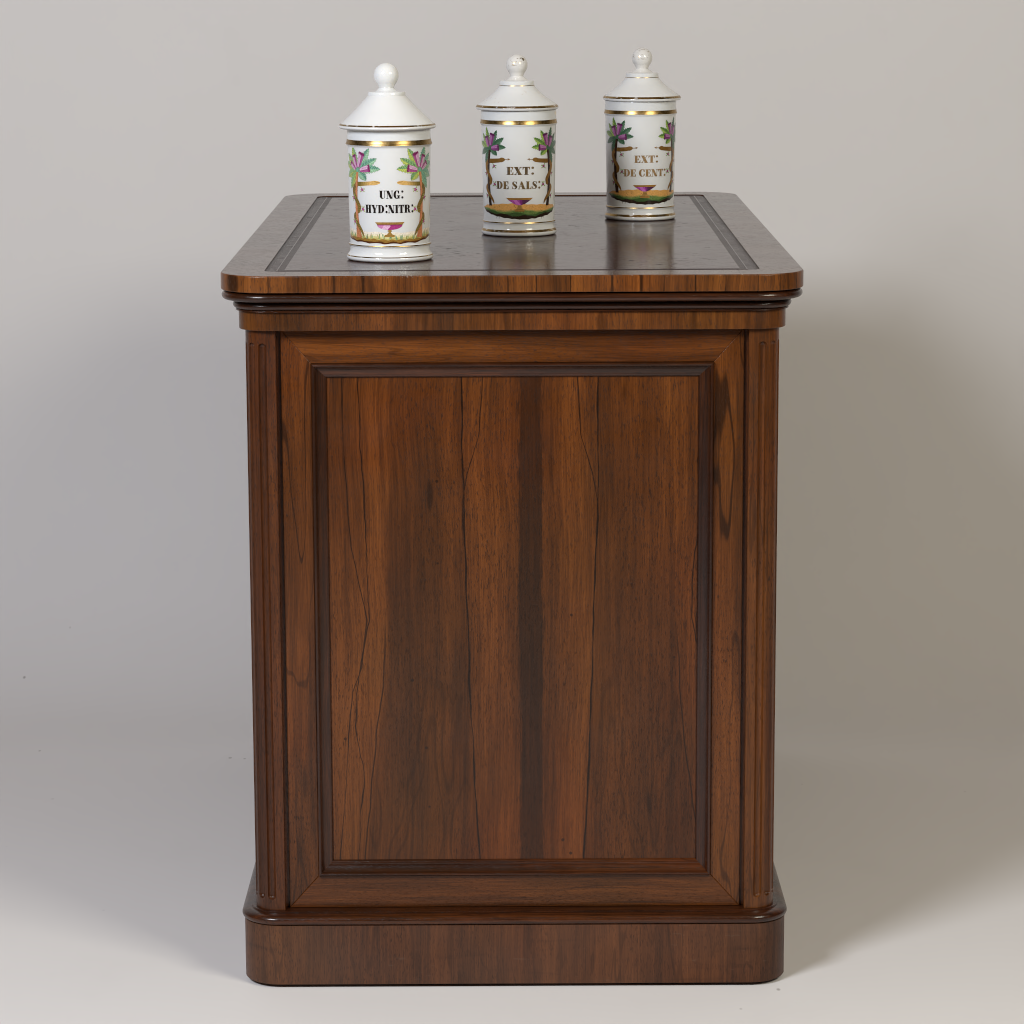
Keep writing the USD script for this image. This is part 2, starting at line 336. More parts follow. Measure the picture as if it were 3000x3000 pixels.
# ------------------------------------------------------------------ desk
A, DEP, H, R0 = 0.32, 1.1217, 0.8092, 0.0549
def rr(inset, radius=None, n=18, base=0.0):
    """Rounded-rectangle loop, counter-clockwise from above."""
    r = max((R0 - inset) if radius is None else radius, 0.002)
    x1, y0, y1 = A - inset, inset, DEP - inset
    pts = []
    for cx, cy, a0 in ((x1 - r, y0 + r, -90), (x1 - r, y1 - r, 0), (-x1 + r, y1 - r, 90), (-x1 + r, y0 + r, 180)):
        for k in range(n + 1):
            a = math.radians(a0 + 90 * k / n); pts.append((cx + r * math.cos(a), cy + r * math.sin(a)))
    # split the long straight runs
    out = []
    for i, p in enumerate(pts):
        q = pts[(i + 1) % len(pts)]; out.append(p)
        m = int(math.hypot(q[0] - p[0], q[1] - p[1]) / 0.06)
        for k in range(1, m): out.append((p[0] + (q[0] - p[0]) * k / m, p[1] + (q[1] - p[1]) * k / m))
    return np.array(out)
def ring(profile, cap_bottom=False):
    """Sweeps a profile [(inset, z), ...], top first, round the desk."""
    N = len(rr(0.012)); v = []; f = []
    base = rr(0.0)
    for ins, z in profile:
        r = rr(ins)
        if len(r) != len(base):                                          # keep the same point count on every ring
            r = resample_like(base, ins)
        for p in r: v.append((p[0], p[1], z))
    n = len(base)
    for i in range(len(profile) - 1):
        for j in range(n):
            k = (j + 1) % n; f.append((i * n + j, (i + 1) * n + j, (i + 1) * n + k, i * n + k))
    v = np.array(v); f = np.array(f)
    m = trimesh.Trimesh(v, np.vstack([f[:, [0, 1, 2]], f[:, [0, 2, 3]]]), process=False)
    if cap_bottom:
        c = len(m.vertices); last = (len(profile) - 1) * n
        vv = np.vstack([m.vertices, [[0, DEP / 2, profile[-1][1]]]])
        ff = np.vstack([m.faces, [(c, last + (j + 1) % n, last + j) for j in range(n)]])
        m = trimesh.Trimesh(vv, ff, process=False)
    return m
def resample_like(base, ins):
    """The base loop moved inwards by ins, corner radii shrinking with it."""
    out = []
    r0 = R0; x1, y0, y1 = A, 0.0, DEP
    rn = max(R0 - ins, 0.002)
    for (x, y) in base:
        cx = x1 - r0 if x > x1 - r0 else (-x1 + r0 if x < -x1 + r0 else None)
        cy = y0 + r0 if y < y0 + r0 else (y1 - r0 if y > y1 - r0 else None)
        if cx is not None and cy is not None:
            dx, dy = (x - cx) / r0, (y - cy) / r0
            ccx = math.copysign(A - ins - rn, cx); ccy = (ins + rn) if cy < DEP / 2 else (DEP - ins - rn)
            out.append((ccx + rn * dx, ccy + rn * dy))
        elif cx is not None: out.append((math.copysign(A - ins, x), y))
        elif cy is not None: out.append((x, ins if y < DEP / 2 else DEP - ins))
        else: out.append((x, y))
    return np.array(out)
def arc(cx, cz, rx, rz, a0, a1, n=10):
    return [(cx + rx * math.cos(math.radians(a0 + (a1 - a0) * k / n)), cz + rz * math.sin(math.radians(a0 + (a1 - a0) * k / n))) for k in range(n + 1)]
def flat(poly, z, up=True, extrude=0.0):
    """A shapely polygon as a sheet at height z, or a slab whose top is at z."""
    ms = []
    for gpoly in getattr(poly, 'geoms', [poly]):
        if extrude:
            m = trimesh.creation.extrude_polygon(gpoly, extrude, engine='earcut'); m.apply_translation((0, 0, z - extrude))
        else:
            v, f = trimesh.creation.triangulate_polygon(gpoly, engine='earcut')
            m = trimesh.Trimesh(np.c_[v, np.full(len(v), z)], f, process=False)
            if (m.face_normals[:, 2].mean() > 0) != up: m.invert()
        ms.append(m)
    return trimesh.util.concatenate(ms)

desk = thing('desk', 'dark rosewood desk seen end-on, with leather top, panelled end, fluted corners and plinth', 'desk')

# top: cross-banded edge, four border veneers, leather sheet with tooled borders
LB, LR = 0.0475, 0.014
top = part('tabletop', ring([(0.0010, H - 0.0002), (0.0003, H - 0.0008), (0.0, H - 0.0018), (0.0, H - 0.0178), (0.0006, H - 0.0186), (0.0016, H - 0.0189), (0.016, H - 0.0189)]), W_EDGE, desk, smooth=50)
outer, inner = Polygon(rr(0.0010)), Polygon(rr(LB, LR))
ringp = outer.difference(inner)
jx = 0.2475
gap = 0.0001
for poly, mt in ((ringp.intersection(box(-1, -1, -jx - gap, 3)), W_TOP_X), (ringp.intersection(box(jx + gap, -1, 1, 3)), W_TOP_X),
                 (ringp.intersection(box(-jx + gap, -1, jx - gap, 0.5)), W_TOP_Y), (ringp.intersection(box(-jx + gap, 0.5, jx - gap, 3)), W_TOP_Y)):
    part('border_veneer', flat(poly, H - 0.0002, extrude=0.0016), mt, top, smooth=False)
def strip_ring(i0, i1, z0, z1, zm=None):
    """A band of the leather between two insets from its edge, with coordinates along and across it."""
    def loop(i): return resamp(LB + i, max(LR - i, 0.0015))
    steps = [(i0, z0), (i1, z1)] if zm is None else [(i0, z0), (i0 + 0.0005, zm), (i1 - 0.0005, zm), (i1, z1)]
    v, f, al, ac = [], [], [], []
    for i, z in steps:
        p = loop(i); n = len(p)
        x1, y1 = A - LB - i, DEP - LB - i
        for q in p:
            v.append((q[0], q[1], z)); ac.append(i)
            al.append(q[1] if abs(q[0]) / (A - LB) > abs(q[1] - DEP / 2) / (DEP / 2 - LB) else q[0])
    for s in range(len(steps) - 1):
        for j in range(n):
            k = (j + 1) % n; f.append((s * n + j, s * n + k, (s + 1) * n + k, (s + 1) * n + j))
    return v, f, al, ac
def resamp(ins, radius): return rr_fixed(ins, radius)
def rr_fixed(ins, r, n=8):
    x1, y0, y1 = A - ins, ins, DEP - ins; pts = []
    for cx, cy, a0 in ((x1 - r, y0 + r, -90), (x1 - r, y1 - r, 0), (-x1 + r, y1 - r, 90), (-x1 + r, y0 + r, 180)):
        c = [(cx + r * math.cos(math.radians(a0 + 90 * k / n)), cy + r * math.sin(math.radians(a0 + 90 * k / n))) for k in range(n + 1)]
        pts += c
    out = []
    for i in range(4):
        c = pts[i * (n + 1):(i + 1) * (n + 1)]; q = pts[((i + 1) % 4) * (n + 1)]
        out += c
        m = 10 if i % 2 else 24
        m = 24 if i in (0, 2) else 12
        for k in range(1, m): out.append((c[-1][0] + (q[0] - c[-1][0]) * k / m, c[-1][1] + (q[1] - c[-1][1]) * k / m))
    return np.array(out)
ZL = H - 0.0010
W1, W2, W3, W4 = 0.0045, 0.0128, 0.0139, 0.0212
sheet = part('leather_sheet', flat(Polygon(rr_fixed(LB + W4, 0.0015)), ZL), L_MAIN, desk, smooth=False)
def leather_band(name, i0, i1, z0, z1, mat, zm=None, label=None):
    v, f, al, ac = strip_ring(i0, i1, z0, z1, zm)
    m = part(name, (v, f), mat, sheet, smooth=True, label=label)
    api = UsdGeom.PrimvarsAPI(m)
    api.CreatePrimvar('along', Sdf.ValueTypeNames.FloatArray, 'vertex').Set(Vt.FloatArray.FromNumpy(np.array(al, np.float32)))
    api.CreatePrimvar('across', Sdf.ValueTypeNames.FloatArray, 'vertex').Set(Vt.FloatArray.FromNumpy(np.array(ac, np.float32)))
leather_band('tooled_edge', 0.0, W1, ZL - 0.0008, ZL - 0.0002, leather('pressed_leather_edge', 0.0013), label='dark pressed edge of the leather')
leather_band('tooled_border', W1, W2, ZL, ZL, L_BAND, ZL - 0.0004, label='border band of short cross strokes')
leather_band('tooled_line', W2, W3, ZL, ZL, L_MAIN)
leather_band('tooled_border', W3, W4, ZL, ZL, L_GRID, ZL - 0.0004, label='inner border band of fine dotted lines')

# cornice: two rounds with a hollow between them, then the frieze
prof = [(0.030, 0.7903), (0.0075, 0.7901), (0.0068, 0.7890)] + arc(0.0057, 0.7843, -0.0050, 0.0047, 90, -80, 14)[1:] + [(0.0066, 0.7793), (0.0078, 0.7790)] \
    + [(0.0105, 0.7789), (0.0140, 0.7786), (0.0165, 0.7783)] + arc(0.0172, 0.7739, -0.0044, 0.0042, 85, -85, 12) + [(0.0176, 0.7694), (0.0160, 0.7692), (0.0158, 0.7676), (0.030, 0.7674)]
part('cornice', ring(prof), W_MOULD_X, desk, smooth=40)
part('frieze', ring([(0.0300, 0.7676), (0.0195, 0.7674), (0.0191, 0.7670), (0.0191, 0.7476), (0.0197, 0.7469), (0.06, 0.7469)]), W_FRIEZE, desk, smooth=50)
ZB, ZT = 0.0880, 0.7469
# plinth with its rounded moulding
prof = [(0.06, 0.0878), (0.0222, 0.0878), (0.0214, 0.0874), (0.0210, 0.0858), (0.0198, 0.0857)] + arc(0.0196, 0.0792, -0.0098, 0.0064, 80, 0, 10) + arc(0.0145, 0.0792, -0.0047, 0.0052, 0, -80, 8)[1:] + [(0.0145, 0.0738), (0.03, 0.0737)]
part('plinth_moulding', ring(prof), W_MOULD_X, desk, smooth=40)
part('plinth', ring([(0.030, 0.0737), (0.0133, 0.0737), (0.0127, 0.0732), (0.0127, 0.0052), (0.0135, 0.0042), (0.06, 0.0042)], cap_bottom=True), W_PLINTH, desk, smooth=50)
part('base_board', ring([(0.024, 0.0048), (0.024, 0.0)], cap_bottom=True), W_BASE, desk, smooth=50)
# carcass behind the columns and frames
c = trimesh.creation.box((2 * 0.2830, DEP - 0.106, ZT - ZB + 0.004)); c.apply_translation((0, DEP / 2, (ZT + ZB) / 2))
part('carcass', c, W_SIDE, desk, smooth=False)

FX, FY = 0.2545, 0.0350
MX, MZ0, MZ1 = 0.2212, 0.1254, 0.7091
def prism(poly_xz, y0, y1):
    """A mitred board: outline in x, z, from y0 (front) to y1, with a fine chamfer round the face."""
    p = Polygon(poly_xz); n = len(poly_xz)
    inn = np.array(p.buffer(-0.0006, join_style=2).exterior.coords)[:-1]
    o = np.array(poly_xz)
    order = [np.argmin(((inn - q) ** 2).sum(1)) for q in o]; inn = inn[order]
    v = [(q[0], y0, q[1]) for q in inn] + [(q[0], y0 + 0.0005, q[1]) for q in o] + [(q[0], y1, q[1]) for q in o]
    f = [(0, 1, 2), (0, 2, 3)]
    for k in range(n):
        j = (k + 1) % n
        for L in (0, n): f += [(L + k, L + n + k, L + n + j), (L + k, L + n + j, L + j)]
    m = trimesh.Trimesh(v, f, process=False)
    if m.face_normals[0][1] > 0: m.invert()
    return m
def moulding_strip(side, prof):
    """One mitred length of the panel moulding. prof: (distance inwards from the outer edge, depth behind the frame's face)."""
    v, f = [], []
    for s, dy in prof:
        x, z0, z1 = MX - s, MZ0 + s, MZ1 - s
        e = {'top': ((-x, z1), (x, z1)), 'bottom': ((x, z0), (-x, z0)), 'left': ((-x, z0), (-x, z1)), 'right': ((x, z1), (x, z0))}[side]
        for q in e: v.append((q[0], FY + dy, q[1]))
    for i in range(len(prof) - 1): f.append((2 * i, 2 * i + 1, 2 * i + 3, 2 * i + 2))
    m = trimesh.Trimesh(v, np.array([[a, b, c] for a, b, c, d in f] + [[a, c, d] for a, b, c, d in f]), process=False)
    if m.face_normals[len(prof) // 2][1] > 0: m.invert()
    return m
g4 = 0.00012
for sx in (-1, 1):
    b = trimesh.creation.box((0.0050, 0.010, ZT - ZB - 0.0005)); b.apply_translation((sx * 0.2570, 0.0385 + 0.005, (ZT + ZB) / 2)); part('corner_fillet', b, W_COL, desk, smooth=False)
fr = part('end_frame', prism([(-0.2540, ZB), (0.2540, ZB), (0.2540, ZT - 0.001), (-0.2540, ZT - 0.001)][::-1], 0.0433, 0.0500), W_COL, desk, smooth=False)
part('stile', prism([(-FX, ZB), (-MX - g4, MZ0 - g4), (-MX - g4, MZ1 + g4), (-FX, ZT)], FY, 0.0432), W_STILE, fr, smooth=False)
part('stile', prism([(FX, ZT), (MX + g4, MZ1 + g4), (MX + g4, MZ0 - g4), (FX, ZB)], FY, 0.0432), W_STILE_B, fr, smooth=False)
part('rail', prism([(-FX + g4, ZT), (-MX, MZ1 + g4), (MX, MZ1 + g4), (FX - g4, ZT)], FY, 0.0432), W_RAIL, fr, smooth=False)
part('rail', prism([(FX - g4, ZB), (MX, MZ0 - g4), (-MX, MZ0 - g4), (-FX + g4, ZB)], FY, 0.0432), W_RAIL_B, fr, smooth=False)
PY = 0.0424 - FY
mp = [(0.0, 0.006), (0.0, -0.0030), (0.0004, -0.0039), (0.0012, -0.0046), (0.0022, -0.0048), (0.0031, -0.0044), (0.0038, -0.0035), (0.0042, -0.0022),
      (0.0048, -0.0012), (0.0060, 0.0001), (0.0075, 0.0015), (0.0090, 0.0026), (0.0105, 0.0034), (0.0120, 0.0038), (0.0132, 0.0038), (0.0142, 0.0040), (0.0152, 0.0046), (0.0160, 0.0055), (0.0165, 0.0066), (0.0168, 0.0085)]
for s in ('top', 'left', 'bottom', 'right'):
    part('panel_moulding', moulding_strip(s, mp), W_MOULD_X if s in ('top', 'bottom') else W_MOULD_Z, fr, smooth=35)
pan = trimesh.creation.box((2 * (MX - 0.010), 0.002, MZ1 - MZ0 - 0.020)); pan.apply_translation((0, FY + PY + 0.001, (MZ0 + MZ1) / 2))
part('panel', pan, W_PANEL, fr, smooth=False)

# fluted quarter-round columns at the corners
def column(sx, back):
    R, bx, by = 0.0270, 0.2940, 0.0260
    cx, cy = bx - R, by + R
    prof = [(0.2590, 0.0520, None), (0.2590, 0.0400, None), (0.2590, by + 0.0006, None), (0.2596, by, None)]
    prof += [(0.2590 + (cx - 0.2590) * t, by, None) for t in (0.4, 0.8)]
    phis = np.linspace(0, 90, 106)
    for p in phis:
        a = math.radians(p); prof.append((cx + R * math.sin(a), cy - R * math.cos(a), p))
    prof += [(bx, cy + 0.004, None), (bx, cy + 0.0076, None), (bx - 0.0006, cy + 0.0082, None), (bx - 0.0120, cy + 0.0082, None)]
    zt, zb, hw, dep = 0.7325, 0.1000, math.radians(10.2) * R, 0.0047
    zs = np.unique(np.concatenate([[ZB - 0.0004, ZB + 0.004, ZT], np.linspace(zb - 0.001, zb + 0.006, 22), np.linspace(zt - 0.006, zt + 0.001, 22), np.linspace(zb + 0.02, zt - 0.02, 24)]))
    v = []
    for z in zs:
        for (x, y, p) in prof:
            if p is not None:
                dmin = 9.0
                for c in (15.5, 45.0, 74.5):
                    da = math.radians(p - c) * R
                    dz = max(zb + hw - z, z - (zt - hw), 0.0)
                    dmin = min(dmin, math.hypot(da, dz) / hw)
                if dmin < 1:
                    q = dep * (1 - dmin ** 2) ** 0.46
                    a = math.radians(p); x, y = x - q * math.sin(a), y + q * math.cos(a)
            v.append((x * sx, (DEP - y) if back else y, z))
    n = len(prof); f = []
    for i in range(len(zs) - 1):
        for j in range(n - 1):
            q = (i * n + j, i * n + j + 1, (i + 1) * n + j + 1, (i + 1) * n + j)
            f.append(q if (sx > 0) != back else q[::-1])
    return v, f
for sx, back in ((-1, False), (1, False), (-1, True), (1, True)):
    part('fluted_column', column(sx, back), W_COL_R if sx > 0 else W_COL, desk, smooth=32)
# framed panels on the two long sides and the far end
for sx in (-1, 1):
    b = trimesh.creation.box((0.0045, DEP - 0.126, ZT - ZB)); b.apply_translation((sx * 0.2852, DEP / 2, (ZT + ZB) / 2)); part('side_panel', b, W_SIDE, desk, smooth=False)
b = trimesh.creation.box((2 * FX, 0.008, ZT - ZB)); b.apply_translation((0, DEP - 0.049, (ZT + ZB) / 2)); part('end_panel', b, W_SIDE, desk, smooth=False)

# ------------------------------------------------------------------ lettering: fat-face capitals drawn as outlines (cap height 1)
T, HL, SR = 0.27, 0.034, 0.038
def P(*q): return Polygon(q)
def ser(x0, x1, y): return box(x0, y, x1, y + SR)
def ell(cx, cy, rx, ry): return affinity.scale(Point(cx, cy).buffer(1, 24), rx, ry)
def wedge_t(x, d=1): return P((x, 1), (x, 0.66), (x - d * 0.03, 0.70), (x - d * 0.10, 0.88), (x - d * 0.26, 0.965), (x - d * 0.26, 1))
def wedge_b(x, d=1): return P((x, 0), (x, 0.36), (x - d * 0.03, 0.31), (x - d * 0.10, 0.12), (x - d * 0.26, 0.035), (x - d * 0.26, 0))
def brush(path, widths):
    out = []
    for i in range(len(path) - 1):
        out.append(unary_union([Point(path[i]).buffer(widths[i] / 2, 10), Point(path[i + 1]).buffer(widths[i + 1] / 2, 10)]).convex_hull)
    return unary_union(out)
def glyph(c):
    U = unary_union
    if c == 'E': return U([box(.08, 0, .08 + T, 1), ser(.0, .66, 0), box(0, 1 - SR, .66, 1), wedge_t(.66), wedge_b(.69), box(.3, .48, .52, .48 + HL), P((.52, .34), (.52, .66), (.49, .56), (.40, .515), (.40, .485), (.49, .44))]), .72
    if c == 'L': return U([box(.08, 0, .08 + T, 1), ser(.0, .64, 0), ser(.0, .43, 1 - SR), wedge_b(.66)]), .68
    if c == 'T': return U([box(.24, 0, .24 + T, 1), ser(.14, .61, 0), box(.0, 1 - SR, .75, 1), wedge_t(.75), wedge_t(.0, -1)]), .77
    if c == 'I': return U([box(.08, 0, .08 + T, 1), ser(0, .43, 0), ser(0, .43, 1 - SR)]), .45
    if c == 'H': return U([box(.08, 0, .08 + T, 1), box(.54, 0, .54 + T, 1), ser(0, .43, 0), ser(0, .43, 1 - SR), ser(.46, .89, 0), ser(.46, .89, 1 - SR), box(.3, .49, .6, .49 + HL)]), .90
    if c == 'N': return U([box(.12, 0, .12 + HL, 1), P((.06, 1), (.36, 1), (.80, 0), (.52, 0)), box(.766, 0, .80, 1), ser(0, .27, 0), ser(0, .30, 1 - SR), ser(.65, .92, 1 - SR)]), .92
    if c == 'U': return U([box(.08, .3, .08 + T, 1), box(.70, .3, .70 + HL + .01, 1), (ell(.41, .31, .335, .325).difference(ell(.525, .31, .175, .28))).intersection(box(0, -.1, 1, .32)), ser(0, .43, 1 - SR), ser(.60, .85, 1 - SR)]), .87
    if c == 'D': return U([box(.08, 0, .08 + T, 1), (ell(.40, .5, .45, .5).difference(ell(.40, .5, .17, .462))).intersection(box(.34, -.1, 1, 1.1)), box(.3, 0, .45, HL), box(.3, 1 - HL, .45, 1), ser(0, .4, 0), ser(0, .4, 1 - SR)]), .89
    if c in 'CG':
        o = ell(.42, .5, .40, .52).difference(ell(.475, .5, .18, .485))
        o = o.difference(box(.50, .40 if c == 'C' else .1, 1.2, .66))
        o = o.intersection(box(-1, -1, .74 if c == 'C' else .66, 2))
        o = U([o, P((.74, .98), (.74, .62), (.71, .66), (.66, .82), (.50, .955), (.55, 1.0))])
        if c == 'G': o = U([o, box(.56, .05, .56 + .24, .40), ser(.47, .89, .40 - SR), box(.44, -.018, .60, .02), P((.80, .05), (.56, .05), (.50, -.01), (.68, .03), (.80, -.01))])
        return o, .80 if c == 'C' else .92
    if c == 'R': return U([box(.08, 0, .08 + T, 1), (ell(.42, .745, .36, .255).difference(ell(.42, .745, .10, .22))).intersection(box(.33, .4, 1, 1.1)), box(.3, 1 - HL, .45, 1), box(.3, .49, .45, .49 + HL), P((.40, .51), (.62, .52), (.74, .40), (.82, .05), (.90, .03), (.90, 0), (.62, 0), (.56, .10), (.50, .42)), ser(0, .42, 0), ser(0, .43, 1 - SR)]), .92
    if c == 'X': return U([P((.05, 1), (.36, 1), (.80, 0), (.49, 0)), P((.10, 0), (.145, 0), (.75, 1), (.705, 1)), ser(0, .44, 1 - SR), ser(.42, .86, 0), ser(.0, .26, 0), ser(.58, .84, 1 - SR)]), .87
    if c == 'Y': return U([box(.30, 0, .30 + T, .44), P((.03, 1), (.34, 1), (.57, .42), (.30, .42)), P((.53, .42), (.57, .42), (.80, 1), (.76, 1)), ser(.21, .66, 0), ser(0, .42, 1 - SR), ser(.64, .90, 1 - SR)]), .88
    if c == 'A': return U([P((.08, 0), (.12, 0), (.44, .93), (.40, 1)), P((.36, 1), (.50, 1), (.87, 0), (.56, 0), (.36, .70)), box(.2, .30, .62, .30 + HL), ser(0, .24, 0), ser(.48, .95, 0)]), .95
    if c == 'S':
        pts = [(.62, .70), (.60, .82), (.50, .945), (.36, .975), (.22, .93), (.17, .80), (.24, .64), (.40, .50), (.55, .36), (.57, .20), (.48, .07), (.34, .025), (.18, .07), (.10, .20), (.08, .32)]
        w = [.03, .03, .035, .045, .09, .17, .24, .28, .24, .17, .09, .045, .035, .03, .03]
        return U([brush(pts, w), P((.64, .99), (.64, .66), (.60, .74), (.55, .86), (.60, .93)), P((.06, 0), (.06, .36), (.10, .27), (.15, .14), (.10, .07))]), .74
    if c == ':': return U([Point(.14, .13).buffer(.135), Point(.14, .88).buffer(.135)]), .30
    return None, .26
def word(text, height, s0, s1, z0, tilt=0.0):
    x, gs = 0.0, []
    for c in text:
        gl, ad = glyph(c)
        if c == ':': x += .10
        if gl is not None: gs.append(affinity.translate(gl, x, 0))
        x += ad + .05
    gm = unary_union(gs).buffer(0.013, join_style=2); k = (s1 - s0) / (gm.bounds[2] - gm.bounds[0])
    gm = affinity.scale(affinity.translate(gm, -gm.bounds[0], 0), k, height, origin=(0, 0))
    return affinity.translate(gm, s0, z0)

# ------------------------------------------------------------------ painted decoration, in millimetres: s round the jar, z up
def bez(a, c, b, n=24):
    t = np.linspace(0, 1, n)[:, None]; a, b, c = map(np.array, (a, b, c))
    return (1 - t) ** 2 * a + 2 * t * (1 - t) * c + t ** 2 * b
def leaf(base, tip, W, ca, cb, dk, bend=0.0, teeth=6, outline=None):
    base, tip = np.array(base, float), np.array(tip, float)
    dv = tip - base; L = np.hypot(*dv); nrm = np.array([-dv[1], dv[0]]) / L
    sp = bez(base, (base + tip) / 2 + nrm * bend, tip, 49)
    t = np.linspace(0, 1, 49)
    tan = np.gradient(sp, axis=0); tan /= np.linalg.norm(tan, axis=1)[:, None]; nn = np.c_[-tan[:, 1], tan[:, 0]]
    env = W * np.sin(PI * t ** 0.85) ** 0.75
    saw = 1 - 0.44 * ((t * teeth) % 1.0) ** 1.3 * (t > 0.2)
    up = sp + nn * (env * saw)[:, None]; dn = sp - nn * (env * saw)[:, None]
    out = []
    a = Polygon(np.vstack([sp, up[::-1]])).buffer(0); b = Polygon(np.vstack([sp, dn[::-1]])).buffer(0)
    if outline: out.append((unary_union([a, b]).buffer(0.22), outline))
    out += [(b, cb), (a, ca)]
    for k in np.linspace(0.22, 0.85, 8):
        i = int(k * 48); w = env[i]
        p0 = sp[i] + nn[i] * w * 0.14; p1 = sp[min(i + 4, 48)] + nn[i] * w * 0.62
        out.append((brush([p0, (p0 + p1) / 2, p1], [0.25, 0.75 * W / 5, 0.3]), dk))
        p1 = sp[min(i + 4, 48)] - nn[i] * w * 0.66; p0 = sp[i] - nn[i] * w * 0.1
        out.append((brush([p0, p1], [0.22, 0.16]), dk))
    out.append((LineString(sp).buffer(0.16), dk))
    return out
def bell(base, tip, w, light, mid, dark):
    base, tip = np.array(base, float), np.array(tip, float)
    dv = (tip - base); L = np.hypot(*dv); d1 = dv / L; n1 = np.array([-d1[1], d1[0]])
    at = lambda u, v: base + d1 * u * L + n1 * v * w
    body = Polygon([at(0, .20), at(.2, .33), at(.5, .42), at(.75, .44), at(.92, .54), at(.92, -.54), at(.75, -.44), at(.5, -.42), at(.2, -.33), at(0, -.20)])
    half = Polygon([at(0, -.02), at(.3, -.06), at(.92, -.02), at(.92, -.54), at(.75, -.44), at(.5, -.42), at(.2, -.33), at(0, -.20)])
    rim = Polygon([at(.82, .46), at(.88, .32), at(.78, .2), at(.88, .1), at(.76, 0), at(.88, -.12), at(.78, -.22), at(.88, -.32), at(.82, -.46), at(.93, -.56), at(1.02, -.36), at(.97, -.22), at(1.04, -.1), at(.98, .03), at(1.04, .15), at(.97, .26), at(1.02, .4), at(.93, .54)]).buffer(0)
    out = [(unary_union([body, rim]).buffer(0.18), dark), (body, light), (half, mid), (rim, dark)]
    for v in (-.3, -.12, .18, .32): out.append((LineString([at(.15, v * .5), at(.8, v * .9)]).buffer(0.13), dark if v < 0 else mid))
    return out
def sprig(c, cols, pet, rot=0.0):
    out = []; c = np.array(c)
    for k in range(7):
        a = rot + k * 2 * PI / 7; q = c + np.array([math.cos(a), math.sin(a)]) * 3.0
        if k % 2 == 0: out.append((affinity.rotate(ell(q[0], q[1], 1.25, .6), math.degrees(a)), cols))
    for k in range(5):
        a = rot + 0.4 + k * 2 * PI / 5; q = c + np.array([math.cos(a), math.sin(a)]) * 1.25
        out.append((affinity.rotate(ell(q[0], q[1], 1.1, .62), math.degrees(a)), pet))
    out.append((Point(c).buffer(.5), (225, 150, 130)))
    return out
def snake(path, widths): return brush([tuple(p) for p in path], widths)
def smooth_path(pts, n=8):
    pts = np.array(pts, float); out = []
    for i in range(len(pts) - 1):
        p0, p1, p2, p3 = pts[max(i - 1, 0)], pts[i], pts[i + 1], pts[min(i + 2, len(pts) - 1)]
        for t in np.linspace(0, 1, n, endpoint=False):
            out.append(0.5 * (2 * p1 + (p2 - p0) * t + (2 * p0 - 5 * p1 + 4 * p2 - p3) * t ** 2 + (3 * p1 - p0 - 3 * p2 + p3) * t ** 3))
    out.append(pts[-1]); return np.array(out)

